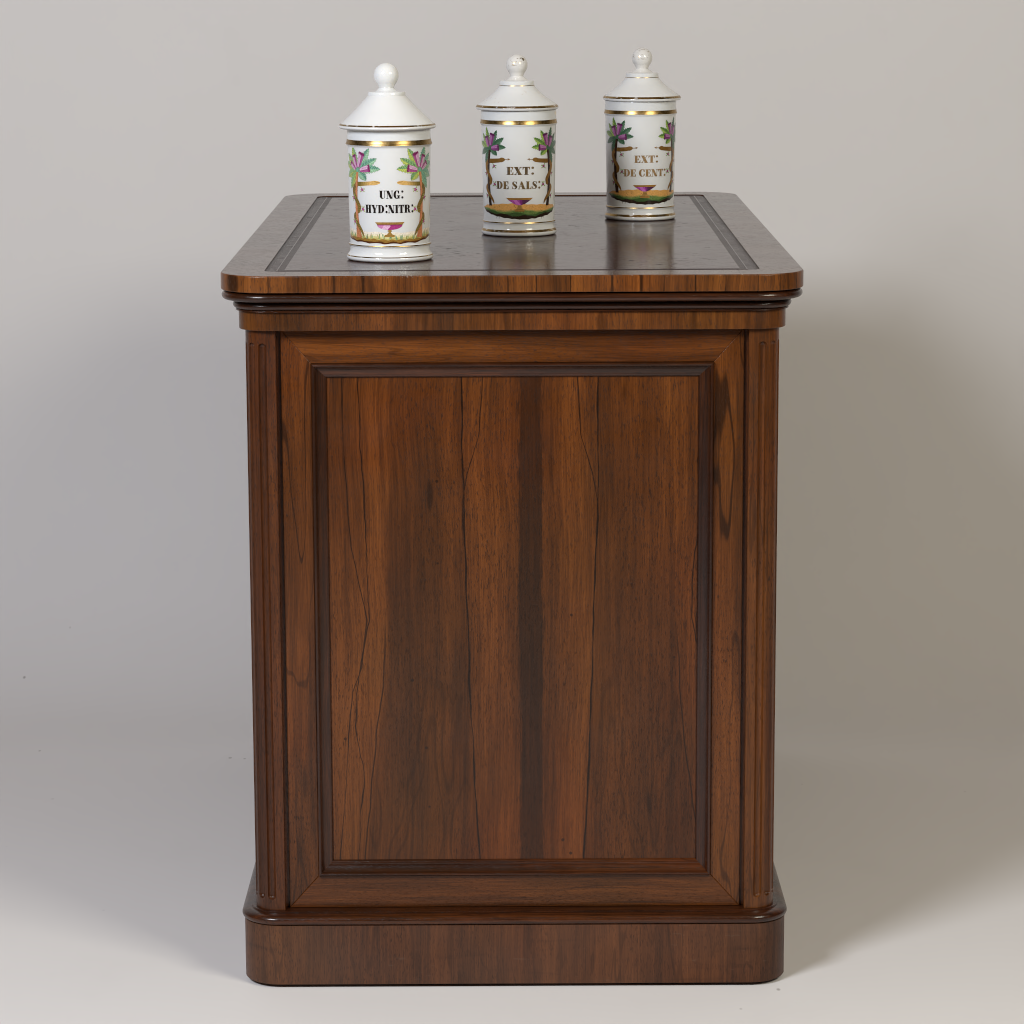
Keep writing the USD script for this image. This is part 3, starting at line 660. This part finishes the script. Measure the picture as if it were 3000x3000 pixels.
ST_A = dict(yel=(190, 202, 104), teal=(122, 172, 148), dk=(54, 92, 74), edge=(96, 110, 60), fl=(218, 178, 204), fm=(170, 92, 142), fd=(122, 42, 90),
            trunk=(212, 142, 100), trunk_d=(138, 74, 46), snake=(122, 104, 54), snake_h=(214, 172, 104), snake_d=(100, 80, 42), sprig=(168, 182, 90), pet=(160, 62, 126))
ST_B = dict(yel=(158, 184, 92), teal=(70, 104, 80), dk=(40, 70, 44), edge=None, fl=(176, 118, 164), fm=(132, 70, 120), fd=(88, 36, 76),
            trunk=(62, 42, 32), trunk_d=(34, 22, 18), snake=(158, 116, 58), snake_h=(176, 130, 66), snake_d=None, sprig=(128, 164, 74), pet=(124, 44, 92))
def palm(st, kind, zc, zg, seed, flip=False):
    """A palm with its crown at s = 0, z = zc, foot on z = zg, the snake's head towards +s."""
    r = np.random.default_rng(seed); out = []
    crown = np.array([0.0, zc + 2.0])
    out.append((ell(0, zc + 2, 5.0, 5.0), st['dk'])); out.append((ell(.5, zc + 2, 3.6, 3.6), st['teal']))
    tips = [(-27, 7), (-23, -8), (-21, 18), (-8.5, 27), (17, 25), (-13.5, -21), (12.5, -11), (26, 14), (30, 2)]
    if kind == 'B': tips = [(-26, 6), (-22, -8), (-17, 18), (-6.5, 26), (12, 22.5), (-10, -19), (11.5, -8.5), (21.5, 13.5), (24, 1.5)]
    for i, (dx, dz) in enumerate(tips):
        base = crown + np.array([dx, dz]) * 0.10; tip = crown + np.array([dx, dz])
        lit = (dx > -5) if flip else (dx < 12)
        if kind == 'A': ca, cb = ((142, 182, 122), st['yel']) if lit else (st['teal'], (158, 198, 162))
        else: ca, cb = ((108, 142, 70), st['yel']) if lit and (dz > 3 or flip) else (st['teal'], (88, 120, 94))
        if dx < 0: ca, cb = cb, ca
        dkk = st['dk']
        out += leaf(base, tip, 5.3 if kind == 'A' else 4.5, ca, cb, st['dk'], bend=(2.0 if dx > 0 else -2.0) * (1 if dz < 10 else -.4), teeth=8, outline=st['edge'])
    # trunk and snake
    top, foot = np.array([-0.3, zc]), np.array([0.6 if kind == 'A' else -0.6, zg])
    L = zc - zg
    def tr(t): return top + (foot - top) * t + np.array([-3.2 * math.sin(PI * t ** 0.9), 0])
    w = (lambda t: 3.3 + 1.2 * t + (4.2 * max(t - .72, 0) / .28 if t > .72 else 0)) if kind == 'A' else (lambda t: 3.4 + 1.6 * t)
    ts = np.linspace(0, 1, 16)
    lft = [tr(t) - np.array([w(t) / 2, 0]) for t in ts]; rgt = [tr(t) + np.array([w(t) / 2, 0]) for t in ts]
    trunk = Polygon(lft + rgt[::-1])
    shade = Polygon([p + np.array([w(t) * .62, 0]) for p, t in zip(lft, ts)] + rgt[::-1])
    sn_w = [3.6, 5.0, 5.2, 4.6, 4.4, 4.2]
    X = lambda t, off: tuple(tr(t) + np.array([off * 0.84, 0]))
    hz = zc - 12.5
    head = [(29.5 if kind == 'A' else 22.0, hz + 1.5), (24 if kind == 'A' else 19, hz + 1.2), (14, hz + .2), (4, hz - .6), (-2.5, hz - 1.0), (-6.0, hz - 4)]
    S1 = smooth_path([head[-1], X(.27, -5.6), X(.34, -4.6), X(.40, -1.6), X(.47, 3.0), X(.53, 5.8), X(.59, 4.6)])
    S2 = smooth_path([X(.58, 4.8), X(.62, .6), X(.645, -3.2), X(.68, -5.4)])
    S3 = smooth_path([X(.66, -4.8), X(.70, -5.2), X(.76, -2.4), X(.83, 2.6), X(.90, 6.6), X(.96, 8.4)])
    wS3 = np.interp(np.linspace(0, 1, len(S3)), [0, .5, .8, 1], [4.2, 4.4, 3.0, .6])
    H1 = smooth_path(head); wH = np.interp(np.linspace(0, 1, len(H1)), [0, .06, .15, .24, .32, .6, 1], [0.9, 2.6, 4.2, 5.0, 4.3, 4.8, 4.4]) * (1.0 if kind == 'A' else 1.12)
    behind = unary_union([snake(H1, list(wH)), snake(S2, [4.4] * len(S2))])
    front = unary_union([snake(S1, list(np.interp(np.linspace(0, 1, len(S1)), [0, .5, 1], [4.8, 5.2, 4.6]))), snake(S3, list(wS3))])
    gold = []
    body = behind.difference(trunk).union(front)
    if kind == 'A':
        hd = Point(head[1]).buffer(11)
        out.append((behind, st['snake'])); [out.append((behind.intersection(P((x0, hz - 9), (60, hz - 9), (60, hz + 9), (x0 + 4, hz + 9))), tuple(int(a + (b - a) * q) for a, b in zip(st['snake'], st['snake_h'])))) for x0, q in ((3, .25), (6, .45), (9, .65), (12, .85), (15, 1.0))]
        out.append((LineString([(23, hz + 2.6), (25.5, hz + 2.0), (29, hz + 1.8)]).buffer(.22), (120, 86, 44)))
    else: gold.append(behind.difference(trunk))
    out.append((trunk.buffer(.2), st['trunk_d'])); out.append((trunk, st['trunk'])); out.append((shade, tuple(int(.82 * a + .18 * b) for a, b in zip(st['trunk'], st['trunk_d']))))
    for k in range(9):
        t = r.uniform(.06, .97); p = tr(t); sd = r.choice([-1, 1])
        out.append((brush([p + np.array([sd * w(t) * .55, .6]), p + np.array([sd * w(t) * .1, -.5])], [.7, .25]), st['trunk_d']))
    for k in range(5):
        o = (k - 2) / 6; out.append((LineString([tr(.78) + np.array([o * w(.78), 0]), tr(1.0) + np.array([o * w(1.0), 0])]).buffer(.14), st['trunk_d']))
    if kind == 'A':
        out.append((front.buffer(.18), st['snake_d'])); out.append((front, st['snake']))
        for k in range(60):
            yy = zc - 14 - k * 1.0
            ln = LineString([(-12, yy), (12, yy - 7)]).buffer(.13).intersection(front)
            if not ln.is_empty: out.append((ln, (112, 90, 46)))
            ln = LineString([(-12, yy - 7), (12, yy)]).buffer(.13).intersection(front)
            if not ln.is_empty and k % 2: out.append((ln, (180, 148, 84)))
    else:
        gold.append(front)
        tg = np.array([22.0, hz + 1.5])
        gold.append(unary_union([LineString([tg, tg + [4.5, .3]]).buffer(.35), P(tuple(tg + [4.0, 1.8]), tuple(tg + [7.6, .6]), tuple(tg + [4.0, -1.2]), tuple(tg + [4.9, .3]))]))
    for (a, b) in (((6.8, -19.5), .3), ((-8.5, -29), 1.1), ((7.5, -41.5), 2.0), ((-7.0, -56), .7)):
        pp = (a[0], zc + a[1]) if hasattr(a, '__len__') else a
        out += sprig(pp, st['sprig'], st['pet'], b)
    bells = [((-3.5, 1.0), (-13.0, 8.5), 6.2), ((-1.4, 3.0), (-6.8, 17.0), 6.8), ((1.6, 3.6), (7.2, 20.0), 8.2), ((4.0, .2), (17.5, 3.0), 8.0)]
    if kind == 'B': bells = [((-2.4, 2.0), (-6.8, 14.5), 8.0), ((1.4, 3.6), (5.0, 18), 7.8), ((2.6, .2), (14.5, 1.4), 7.6)]
    for a, b, wd in bells: out += bell(crown + np.array(a), crown + np.array(b), wd, st['fl'], st['fm'], st['fd'])
    return out, gold
def mirror(polys): return [(affinity.scale(p, -1, 1, origin=(0, 0)), c) for p, c in polys]
def shift(polys, ds): return [(affinity.translate(p, ds, 0), c) for p, c in polys]
def to_mesh(polys, rad, off=0.00014, flatten=True, edge=2.4):
    """Painted shapes (later ones on top) wrapped round the jar as one thin skin; rad(z) is the jar's radius, z in metres."""
    kept, cover = [], None
    for p, c in reversed(polys):
        p = p.buffer(0)
        q = p if cover is None else p.difference(cover)
        cover = p if cover is None else cover.union(p)
        for gq in getattr(q, 'geoms', [q]):
            if gq.geom_type == 'Polygon' and gq.area > 0.02: kept.append((gq.simplify(0.03), c))
    V, F, C, n = [], [], [], 0
    for p, c in kept:
        if p.is_empty or p.geom_type != 'Polygon': continue
        x0, _, x1, _ = p.bounds
        try: v, f = trimesh.creation.triangulate_polygon(p, engine='earcut')
        except Exception: continue
        if len(f) == 0: continue
        if x1 - x0 > edge:
            v3, f = trimesh.remesh.subdivide_to_size(np.c_[v, np.zeros(len(v))], f, edge, max_iter=12); v = v3[:, :2]
        z = v[:, 1] / 1000; R = rad(z) + off; th = v[:, 0] / 1000 / rad(np.full(len(v), 0.075))
        V.append(np.c_[R * np.sin(th), -R * np.cos(th), z]); 
        a, b, d = v[f[:, 0]], v[f[:, 1]], v[f[:, 2]]
        ar = (b[:, 0] - a[:, 0]) * (d[:, 1] - a[:, 1]) - (b[:, 1] - a[:, 1]) * (d[:, 0] - a[:, 0])
        f = np.where((ar > 0)[:, None], f, f[:, ::-1])
        F.append(f + n); n += len(v)
        C.append(np.tile(np.array(lin3(*c)), (len(v), 1)))
    return np.vstack(V), np.vstack(F), np.vstack(C)

def bowl(kind, w, zt, zb, zf):
    m = (w / 2)
    if kind == 'A':
        gold = [P((-m, zt), (m, zt), (m * .86, zt - 2.6), (-m * .86, zt - 2.6)), ell(0, zb - 1.2, 2.6, 1.1), P((-1.2, zb), (1.2, zb), (1.4, zb - 3.2), (3.8, zf + 2.2), (3.8, zf + 2.0), (-3.8, zf + 2.0), (-3.8, zf + 2.2), (-1.4, zb - 3.2)), box(-5.6, zf, 5.6, zf + 2.2)]
        cup = Polygon([(-m * .86, zt - 2.6)] + [(m * .86 * -math.cos(a), zt - 2.6 - (zt - 2.6 - zb) * math.sin(a) ** .9) for a in np.linspace(.05, PI - .05, 20)] + [(m * .86, zt - 2.6)])
        hi = cup.intersection(P((-m, zt), (-2, zt), (1, zt - 4.5), (-3.5, zb - 1), (-m, zb)))
        out = [(cup, (168, 62, 124)), (hi, (226, 176, 208)), (cup.intersection(P((-m, zt), (-m * .3, zt), (-m * .55, zb), (-m, zb))), (206, 132, 180)), (cup.intersection(box(-m, zt - 3.5, m, zt - 2.6)), (116, 36, 84))]
        return out, gold, [(gp, (206, 160, 84)) for gp in gold] + [(LineString([(x, zt), (x * .93, zt - 2.5)]).buffer(.1), (140, 98, 48)) for x in np.linspace(-m * .5, m * .95, 18)] + [(LineString([(-5.4, zf + 2.2), (5.4, zf + 2.2)]).buffer(.15), (140, 98, 48))]
    rim = P((-m, zt), (m, zt), (m * .84, zt - 2.4), (-m * .84, zt - 2.4))
    cup = P((-m * .84, zt - 2.4), (m * .84, zt - 2.4), (m * .4, zb + 1.3), (m * .15, zb), (-m * .15, zb), (-m * .4, zb + 1.3))
    out = [(cup, (120, 52, 116)), (cup.intersection(P((-m, zt), (-m * .05, zt), (m * .1, zb), (-m, zb))), (158, 74, 150)), (cup.intersection(P((-m * .6, zt), (-m * .35, zt), (m * .1, zb), (-m * .2, zb))), (186, 106, 178)), (cup.intersection(box(m * .2, zb, m, zt - 2)), (84, 46, 76))]
    gd = [(rim, (186, 138, 72)), (P((-2.2, zb), (2.2, zb), (2.5, zb - 2.4), (4.4, zf + 2.4), (-4.4, zf + 2.4), (-2.5, zb - 2.4)), (196, 152, 88)), (box(-6.2, zf, 6.2, zf + 2.3), (196, 148, 80)), (LineString([(-6, zf + 2.3), (6, zf + 2.3)]).buffer(.16), (128, 92, 44)), (LineString([(-6, zf), (6, zf)]).buffer(.16), (128, 92, 44)), (LineString([(-2.4, zb - 2.2), (2.4, zb - 2.2)]).buffer(.14), (128, 92, 44))]
    return out, [], gd
def wavy(xs, zs, amp, r, k=6):
    X = np.linspace(xs[0], xs[-1], 80); Z = np.interp(X, xs, zs)
    return X, Z + amp * np.abs(np.sin(np.cumsum(r.uniform(.25, .45, len(X))))) 
def ground_a(r):
    out = []
    X = np.linspace(-63, 60, 90)
    bot = np.interp(X, [-63, -55, -30, 0, 35, 60], [26.5, 23.5, 21.8, 20.8, 21.8, 26.5]) + 1.1 * np.abs(np.sin(X * .17 + 1)) - .4
    topb = np.interp(X, [-63, -30, 0, 35, 60], [29.0, 27.0, 25.6, 26.4, 29.6])
    wash = lambda dz: Polygon(np.vstack([np.c_[X, topb - .5], np.c_[X, topb + dz + .5 * np.sin(X * .3)][::-1]]))
    out.append((wash(8.0), (238, 226, 208))); out.append((wash(5.5), (233, 222, 188))); out.append((wash(3.2), (214, 206, 146))); out.append((wash(1.4), (190, 178, 104)))
    out.append((Polygon(np.vstack([np.c_[X, bot], np.c_[X, topb + .6 * np.sin(X * .6)][::-1]])), (150, 112, 52)))
    out.append((Polygon(np.vstack([np.c_[X, bot], np.c_[X, np.minimum(bot + 1.9 + .5 * np.sin(X * .45), topb - .2)][::-1]])), (86, 50, 26)))
    for x in np.linspace(-56, 54, 17):
        x += r.uniform(-2, 2); z0 = np.interp(x, X, topb) + r.uniform(-.5, 1)
        for k in range(3):
            hgt = r.uniform(3, 7.5); a = r.uniform(-.5, .5); c = [(104, 150, 112), (138, 150, 80), (92, 128, 108), (150, 120, 70)][r.integers(4)]
            out.append((brush([(x + k, z0), (x + k + a * hgt * .4, z0 + hgt * .6), (x + k + a * hgt, z0 + hgt)], [.5, .9, .15]), c))
    for x in (-58, -36, 38, 52):
        for k in range(5): out.append((LineString([(x, 28), (x + r.uniform(-5, 5), 28 + r.uniform(5, 11))]).buffer(.12), (140, 108, 70)))
    return out
def ground_b(r):
    X = np.linspace(-59, 58, 90)
    top = np.interp(X, [-59, -50, -25, -5, 15, 40, 53, 58], [34.5, 37.5, 39.8, 41.0, 39.4, 38.8, 37.5, 34]) + .3 * np.sin(X * .5)
    bot = np.interp(X, [-59, -50, -35, -20, -5, 5, 20, 40, 52, 58], [33.5, 28.5, 25, 22.6, 21.2, 20.6, 21.8, 25.0, 28.5, 33]) + .7 * np.abs(np.sin(X * .31))
    mixz = lambda t: bot + (top - bot) * t
    out = [(Polygon(np.vstack([np.c_[X, bot], np.c_[X, top][::-1]])), (214, 160, 92)),
           (Polygon(np.vstack([np.c_[X, bot], np.c_[X, mixz(.58 + .07 * np.sin(X * .11 + 1))][::-1]])), (166, 150, 88)),
           (Polygon(np.vstack([np.c_[X, bot], np.c_[X, mixz(.50 + .09 * np.sin(X * .11 + 1))][::-1]])), (104, 128, 70)),
           (Polygon(np.vstack([np.c_[X, bot], np.c_[X, mixz(.36 + .07 * np.sin(X * .17 + 2))][::-1]])), (64, 88, 50)),
           (Polygon(np.vstack([np.c_[X, bot], np.c_[X, mixz(.22 + .06 * np.sin(X * .23))][::-1]])), (46, 34, 26))]
    for k in range(22):
        x = r.uniform(-48, 48); t = r.uniform(.3, .85); i = np.argmin(abs(X - x)); z = bot[i] + (top[i] - bot[i]) * t
        out.append((brush([(x, z), (x - 1.4, z + 1.5)], [.5, .15]), (58, 40, 26)))
    for x in (-30, -26, 30, 33): out.append((brush([(x, np.interp(x, X, bot) + .6), (x - 1, np.interp(x, X, bot) - 2.6)], [.7, .12]), (58, 44, 34)))
    return out

# ------------------------------------------------------------------ jars
def lathe(prof, seg=144, close_top=False, center=(0, 0), lean=(0, 0), z0=0.0):
    v, f = [], []
    th = np.linspace(0, 2 * PI, seg, endpoint=False)
    for r, z in prof:
        for t in th: v.append((r * math.cos(t) + center[0] + lean[0] * (z - z0), r * math.sin(t) + center[1] + lean[1] * (z - z0), z))
    for i in range(len(prof) - 1):
        for j in range(seg):
            k = (j + 1) % seg; f.append((i * seg + j, i * seg + k, (i + 1) * seg + k, (i + 1) * seg + j))
    return np.array(v), f
def refine(prof, n=4):
    return [tuple(q) for q in smooth_path(prof, n)]
mm = lambda pts: [(r / 1000, z / 1000) for r, z in pts]

GOLD_RUBBED = gilding('rubbed_gilding', 0.30, 8.0)
def jar(name, label, pos, kind, lines, body_prof, lid_prof, knob, band, gold_lines, lid_lines, art, lid_off=(0, 0), lean=(0, 0), mats=(None, None), knob_mat=None, rot=0.0):
    t = thing(name, label, 'jar', None)
    xf = UsdGeom.Xformable(t); xf.AddTranslateOp().Set(Gf.Vec3d(pos[0], pos[1], H - 0.0010 + 0.00005))
    bp = mm(body_prof)
    body = part('body', lathe(bp), mats[0], t, smooth=42)
    zz = np.array([p[1] for p in bp]); rrad = np.array([p[0] for p in bp])
    z_lo, z_hi = art['z']
    r_lo, r_hi = np.interp(z_lo / 1000, zz, rrad), np.interp(z_hi / 1000, zz, rrad)
    rad = lambda z: r_lo + (r_hi - r_lo) * (np.asarray(z) - z_lo / 1000) / ((z_hi - z_lo) / 1000)
    def hoop(nm, za, zb_, mat, par, prof, off=0.00012, **kw):
        seg = [(r + off, z) for r, z in prof if za - 1e-6 <= z <= zb_ + 1e-6]
        part(nm, lathe(seg, **kw), mat, par, smooth=42)
    hoop('gold_band', band[0] / 1000, band[1] / 1000, GOLD if kind == 'A' else GOLD_RUBBED, body, bp)
    for a, b, m_ in gold_lines: hoop('gold_line', a / 1000, b / 1000, m_, body, bp)
    # painted scenes
    R75 = float(rad(np.array(0.075))) * 1000
    arcmm = lambda deg: math.radians(deg) * R75
    st = ST_A if kind == 'A' else ST_B
    for side, ang, sd in ((1, art['palms'][0], 11), (-1, art['palms'][1], 29)):
        polys, gold = palm(st, kind, art['crown'], art['foot'], sd + art['seed'], side < 0)
        if side < 0: polys = mirror(polys); gold = [affinity.scale(q, -1, 1, origin=(0, 0)) for q in gold]
        ds = arcmm(ang)
        if gold:
            gp = unary_union(gold); polys = [(p.difference(gp) if i < len(polys) - 60 else p, c) for i, (p, c) in enumerate(polys)]
        v, f, c = to_mesh(shift(polys, ds), rad); pm = part('painted_palm', (v, f), PAINT, body, smooth=True, paint=c)
        if gold:
            v, f, c = to_mesh(shift([(q, st['snake']) for q in gold], ds), rad, 0.00018); part('painted_snake', (v, f), GOLDPAINT, body, smooth=True, paint=c)
    gr = (ground_a if kind == 'A' else ground_b)(np.random.default_rng(art['seed']))
    v, f, c = to_mesh(shift(gr, arcmm(art['rot'])), rad, 0.00008); part('painted_ground', (v, f), PAINT, body, smooth=True, paint=c)
    bo, _, gd = bowl(kind, art['bowl'][0], *art['bowl'][1:])
    v, f, c = to_mesh(shift(bo, arcmm(art['rot'])), rad, 0.00020); part('painted_bowl', (v, f), PAINT, body, smooth=True, paint=c)
    v, f, c = to_mesh(shift(gd, arcmm(art['rot'])), rad, 0.00022); part('painted_bowl_gilding', (v, f), GOLDPAINT, body, smooth=True, paint=c)
    for (txt, h, a0, a1, z0, col) in lines:
        gm = word(txt, h, arcmm(a0), arcmm(a1), z0)
        v, f, c = to_mesh([(gm, (128, 128, 128))], rad, 0.00020, edge=1.6)
        s = np.arctan2(v[:, 0], -v[:, 1]) * R75; zq = v[:, 2] * 1000
        c0, c1 = np.array(lin3(*col[0])), np.array(lin3(*col[1]))
        k = np.clip((np.sin(s * .55) * .5 + .5) * .6 + meshkit.noise(np.c_[s * .5, zq * .5, zq * 0]) * .4, 0, 1)[:, None]
        part('lettering', (v, f), PAINT if col[0] == col[1] else GOLDPAINT, body, smooth=True, paint=c0 * (1 - k) + c1 * k, label=f'painted lettering {txt}')
    # lid with its ball knob
    lp = mm(lid_prof); z0 = lp[0][1]
    lid = part('lid', lathe(lp, center=lid_off, lean=lean, z0=z0), mats[1], t, smooth=42)
    for a, b, m_ in lid_lines: hoop('gold_line', a / 1000, b / 1000, m_, lid, [p for p in lp if p[0] > 0.012 and p[1] >= a / 1000 - .0005], center=lid_off, lean=lean, z0=z0)
    part('knob', lathe(mm(knob), seg=72, center=lid_off, lean=lean, z0=z0), knob_mat, lid, smooth=50)

def ball(r, zc, neck_r, zn, base_r, zb):
    a0 = math.degrees(math.asin(min(neck_r / r, 1)))
    out = refine([(base_r, zb), (base_r * .82, zb + (zn - zb) * .25), (neck_r * 1.02, zb + (zn - zb) * .8), (neck_r * 1.0, zn)], 4)
    zs = zc - r * math.cos(math.radians(a0 + 6))
    out += [(r * math.sin(math.radians(a)), zc - r * math.cos(math.radians(a))) for a in np.linspace(a0 + 10, 180, 30)]
    out[-1] = (0.0001, zc + r)
    return out

# jar 1 (mm): largest, nearest the front
b1 = [(0.1, 0.2), (44.5, 0.0), (47.8, 0.7), (49.2, 2.2), (49.5, 3.6), (49.2, 5.2), (48.3, 6.2), (47.2, 7.3), (46.1, 9.0), (45.5, 11.5), (45.3, 14.5), (45.6, 16.3), (46.6, 16.9), (47.0, 17.8), (46.8, 18.4), (46.5, 18.9), (45.7, 19.5), (45.7, 20.5), (45.75, 24)]
b1 += [(45.75 + 1.35 * k / 20, 24 + 103.5 * k / 20) for k in range(1, 21)]
b1 += [(47.5, 129.0), (48.6, 130.1), (49.1, 131.0), (48.8, 132.0), (48.2, 133.2), (47.8, 134.6), (47.55, 136.5), (47.45, 138.4), (47.4, 139.5), (47.4, 147.0), (47.2, 147.8), (46.4, 148.2), (44, 148.0), (43.5, 140)]
l1 = [(44.0, 148.9), (50.5, 147.9), (54.0, 148.6), (55.2, 149.8), (55.3, 150.9), (54.6, 152.1), (53.4, 153.2), (52.8, 153.7), (51.9, 154.5), (50.6, 155.6)] + [(50.6 - 29.3 * k / 12, 155.6 + 29.5 * k / 12 - 0.7 * math.sin(PI * k / 12)) for k in range(1, 13)] + [(21.4, 186.0), (21.2, 188.4), (20.4, 189.3), (14, 189.5)]
k1 = ball(14.1, 207.5, 8.4, 194.2, 14.3, 189.4)
TXT_BLACK = ((38, 34, 32), (38, 34, 32))
jar('apothecary_jar', 'white porcelain apothecary jar lettered UNG: HYD:NITR: in black, with plain white ball knob', (-0.1388, 0.1929), 'A',
    [('UNG:', 8.8, -12.1, 21.7, 72.2, TXT_BLACK), ('HYD:NITR:', 8.9, -33.5, 37.0, 56.0, TXT_BLACK)], b1, l1, k1, (131.0, 136.6),
    [(17.7, 18.9, GOLD), (4.9, 6.3, GOLD_WORN)], [(152.0, 153.7, GOLD_WORN)],
    dict(z=(24, 127), crown=101.0, foot=27.5, palms=(-47.5, 49.5), rot=2.0, bowl=(34.0, 45.6, 37.0, 29.0), seed=1), lid_off=(-0.0015, 0), lean=(-0.012, 0.0), mats=(P_WHITE, P_WHITE), knob_mat=P_WHITE)

# jars 2 and 3
def body_b(k=1.0):
    b = [(0.1, 0.2), (42.5, 0.0), (45.2, 0.7), (46.3, 2.0), (46.6, 3.6), (46.3, 5.2), (45.4, 6.6), (44.6, 8.0), (44.0, 10.0), (43.8, 13.0), (43.9, 14.6), (44.5, 15.3), (44.8, 16.2), (44.6, 17.1), (44.4, 17.5), (43.9, 18.0), (43.9, 19)]
    b += [(43.9 + 2.1 * j / 20, 19 + 114.0 * j / 20) for j in range(1, 21)]
    b += [(46.4, 134.3), (47.2, 135.4), (47.4, 136.2), (47.0, 137.4), (46.6, 139.0), (46.4, 141.0), (46.3, 142.6), (46.3, 143.4), (46.3, 151.5), (46.1, 152.2), (45.4, 152.6), (43, 152.4), (42.5, 145)]
    return [(r * k, z) for r, z in b]
def lid_b(w=50.7):
    pts = [(43.0, 153.4), (47.5, 152.7), (49.8, 153.2), (w, 154.6), (w, 156.0), (w - .7, 157.2), (w - 1.5, 158.0), (w - 2.4, 158.6)]
    cone = refine([(w - 2.6, 159.0), (w - 5.2, 161.2), (36.4, 167.2), (28.5, 173.5), (23.4, 178.9), (21.4, 181.6)], 5)
    return pts + cone + [(21.2, 182.3), (21.3, 182.9), (21.1, 187.0), (20.2, 187.8), (13, 188.2)]
k2 = ball(13.2, 206.3, 8.0, 193.6, 15.0, 188.0)
KG2, KG3 = gilding('rubbed_gilt_knob', 0.59, 2.0, H + 0.2035, H + 0.2050), gilding('rubbed_gilt_knob_b', 0.60, 6.0, H + 0.2035, H + 0.2050)
TXT_DARKGOLD, TXT_GOLD = ((96, 84, 68), (168, 136, 92)), ((176, 140, 96), (196, 162, 120))
jar('apothecary_jar', 'white porcelain apothecary jar lettered EXT: DE SALS: with rubbed gilt knob, middle of three', (0.0096, 0.4958), 'B',
    [('EXT:', 9.4, -19.5, 23.9, 75.7, TXT_DARKGOLD), ('DE SALS:', 9.2, -37.5, 35.4, 58.3, TXT_DARKGOLD)], body_b(), lid_b(), k2, (136.2, 141.1),
    [(16.2, 17.5, GOLD), (5.2, 8.0, GOLD_WORN)], [(156.0, 158.6, GOLD_WORN), (181.6, 182.3, GOLD_WORN)],
    dict(z=(19, 133), crown=105.0, foot=37.3, palms=(-51, 50.5), rot=0.8, bowl=(33.5, 47.4, 38.8, 31.0), seed=5), lid_off=(-0.0018, 0), lean=(-0.004, 0), mats=(P_WHITE, P_STAIN), knob_mat=KG2)
jar('apothecary_jar', 'white porcelain apothecary jar lettered EXT: DE CENT: in pale gold, farthest right, rubbed gilt knob', (0.1681, 0.7047), 'B',
    [('EXT:', 9.1, -12.3, 27.8, 74.9, TXT_GOLD), ('DE CENT:', 9.1, -31, 43.9, 57.3, TXT_GOLD)], body_b(0.995), lid_b(50.4), k2, (136.2, 141.1),
    [(16.2, 17.5, GOLD), (5.2, 8.0, GOLD_WORN)], [(156.0, 158.6, GOLD_WORN), (181.6, 182.3, GOLD_WORN)],
    dict(z=(19, 133), crown=104.5, foot=36.0, palms=(-44, 58.5), rot=5.4, bowl=(31.5, 46.3, 38.2, 29.8), seed=8), lid_off=(0.0018, 0), lean=(0.0, 0), mats=(P_WHITE, P_STAIN_B), knob_mat=KG3)
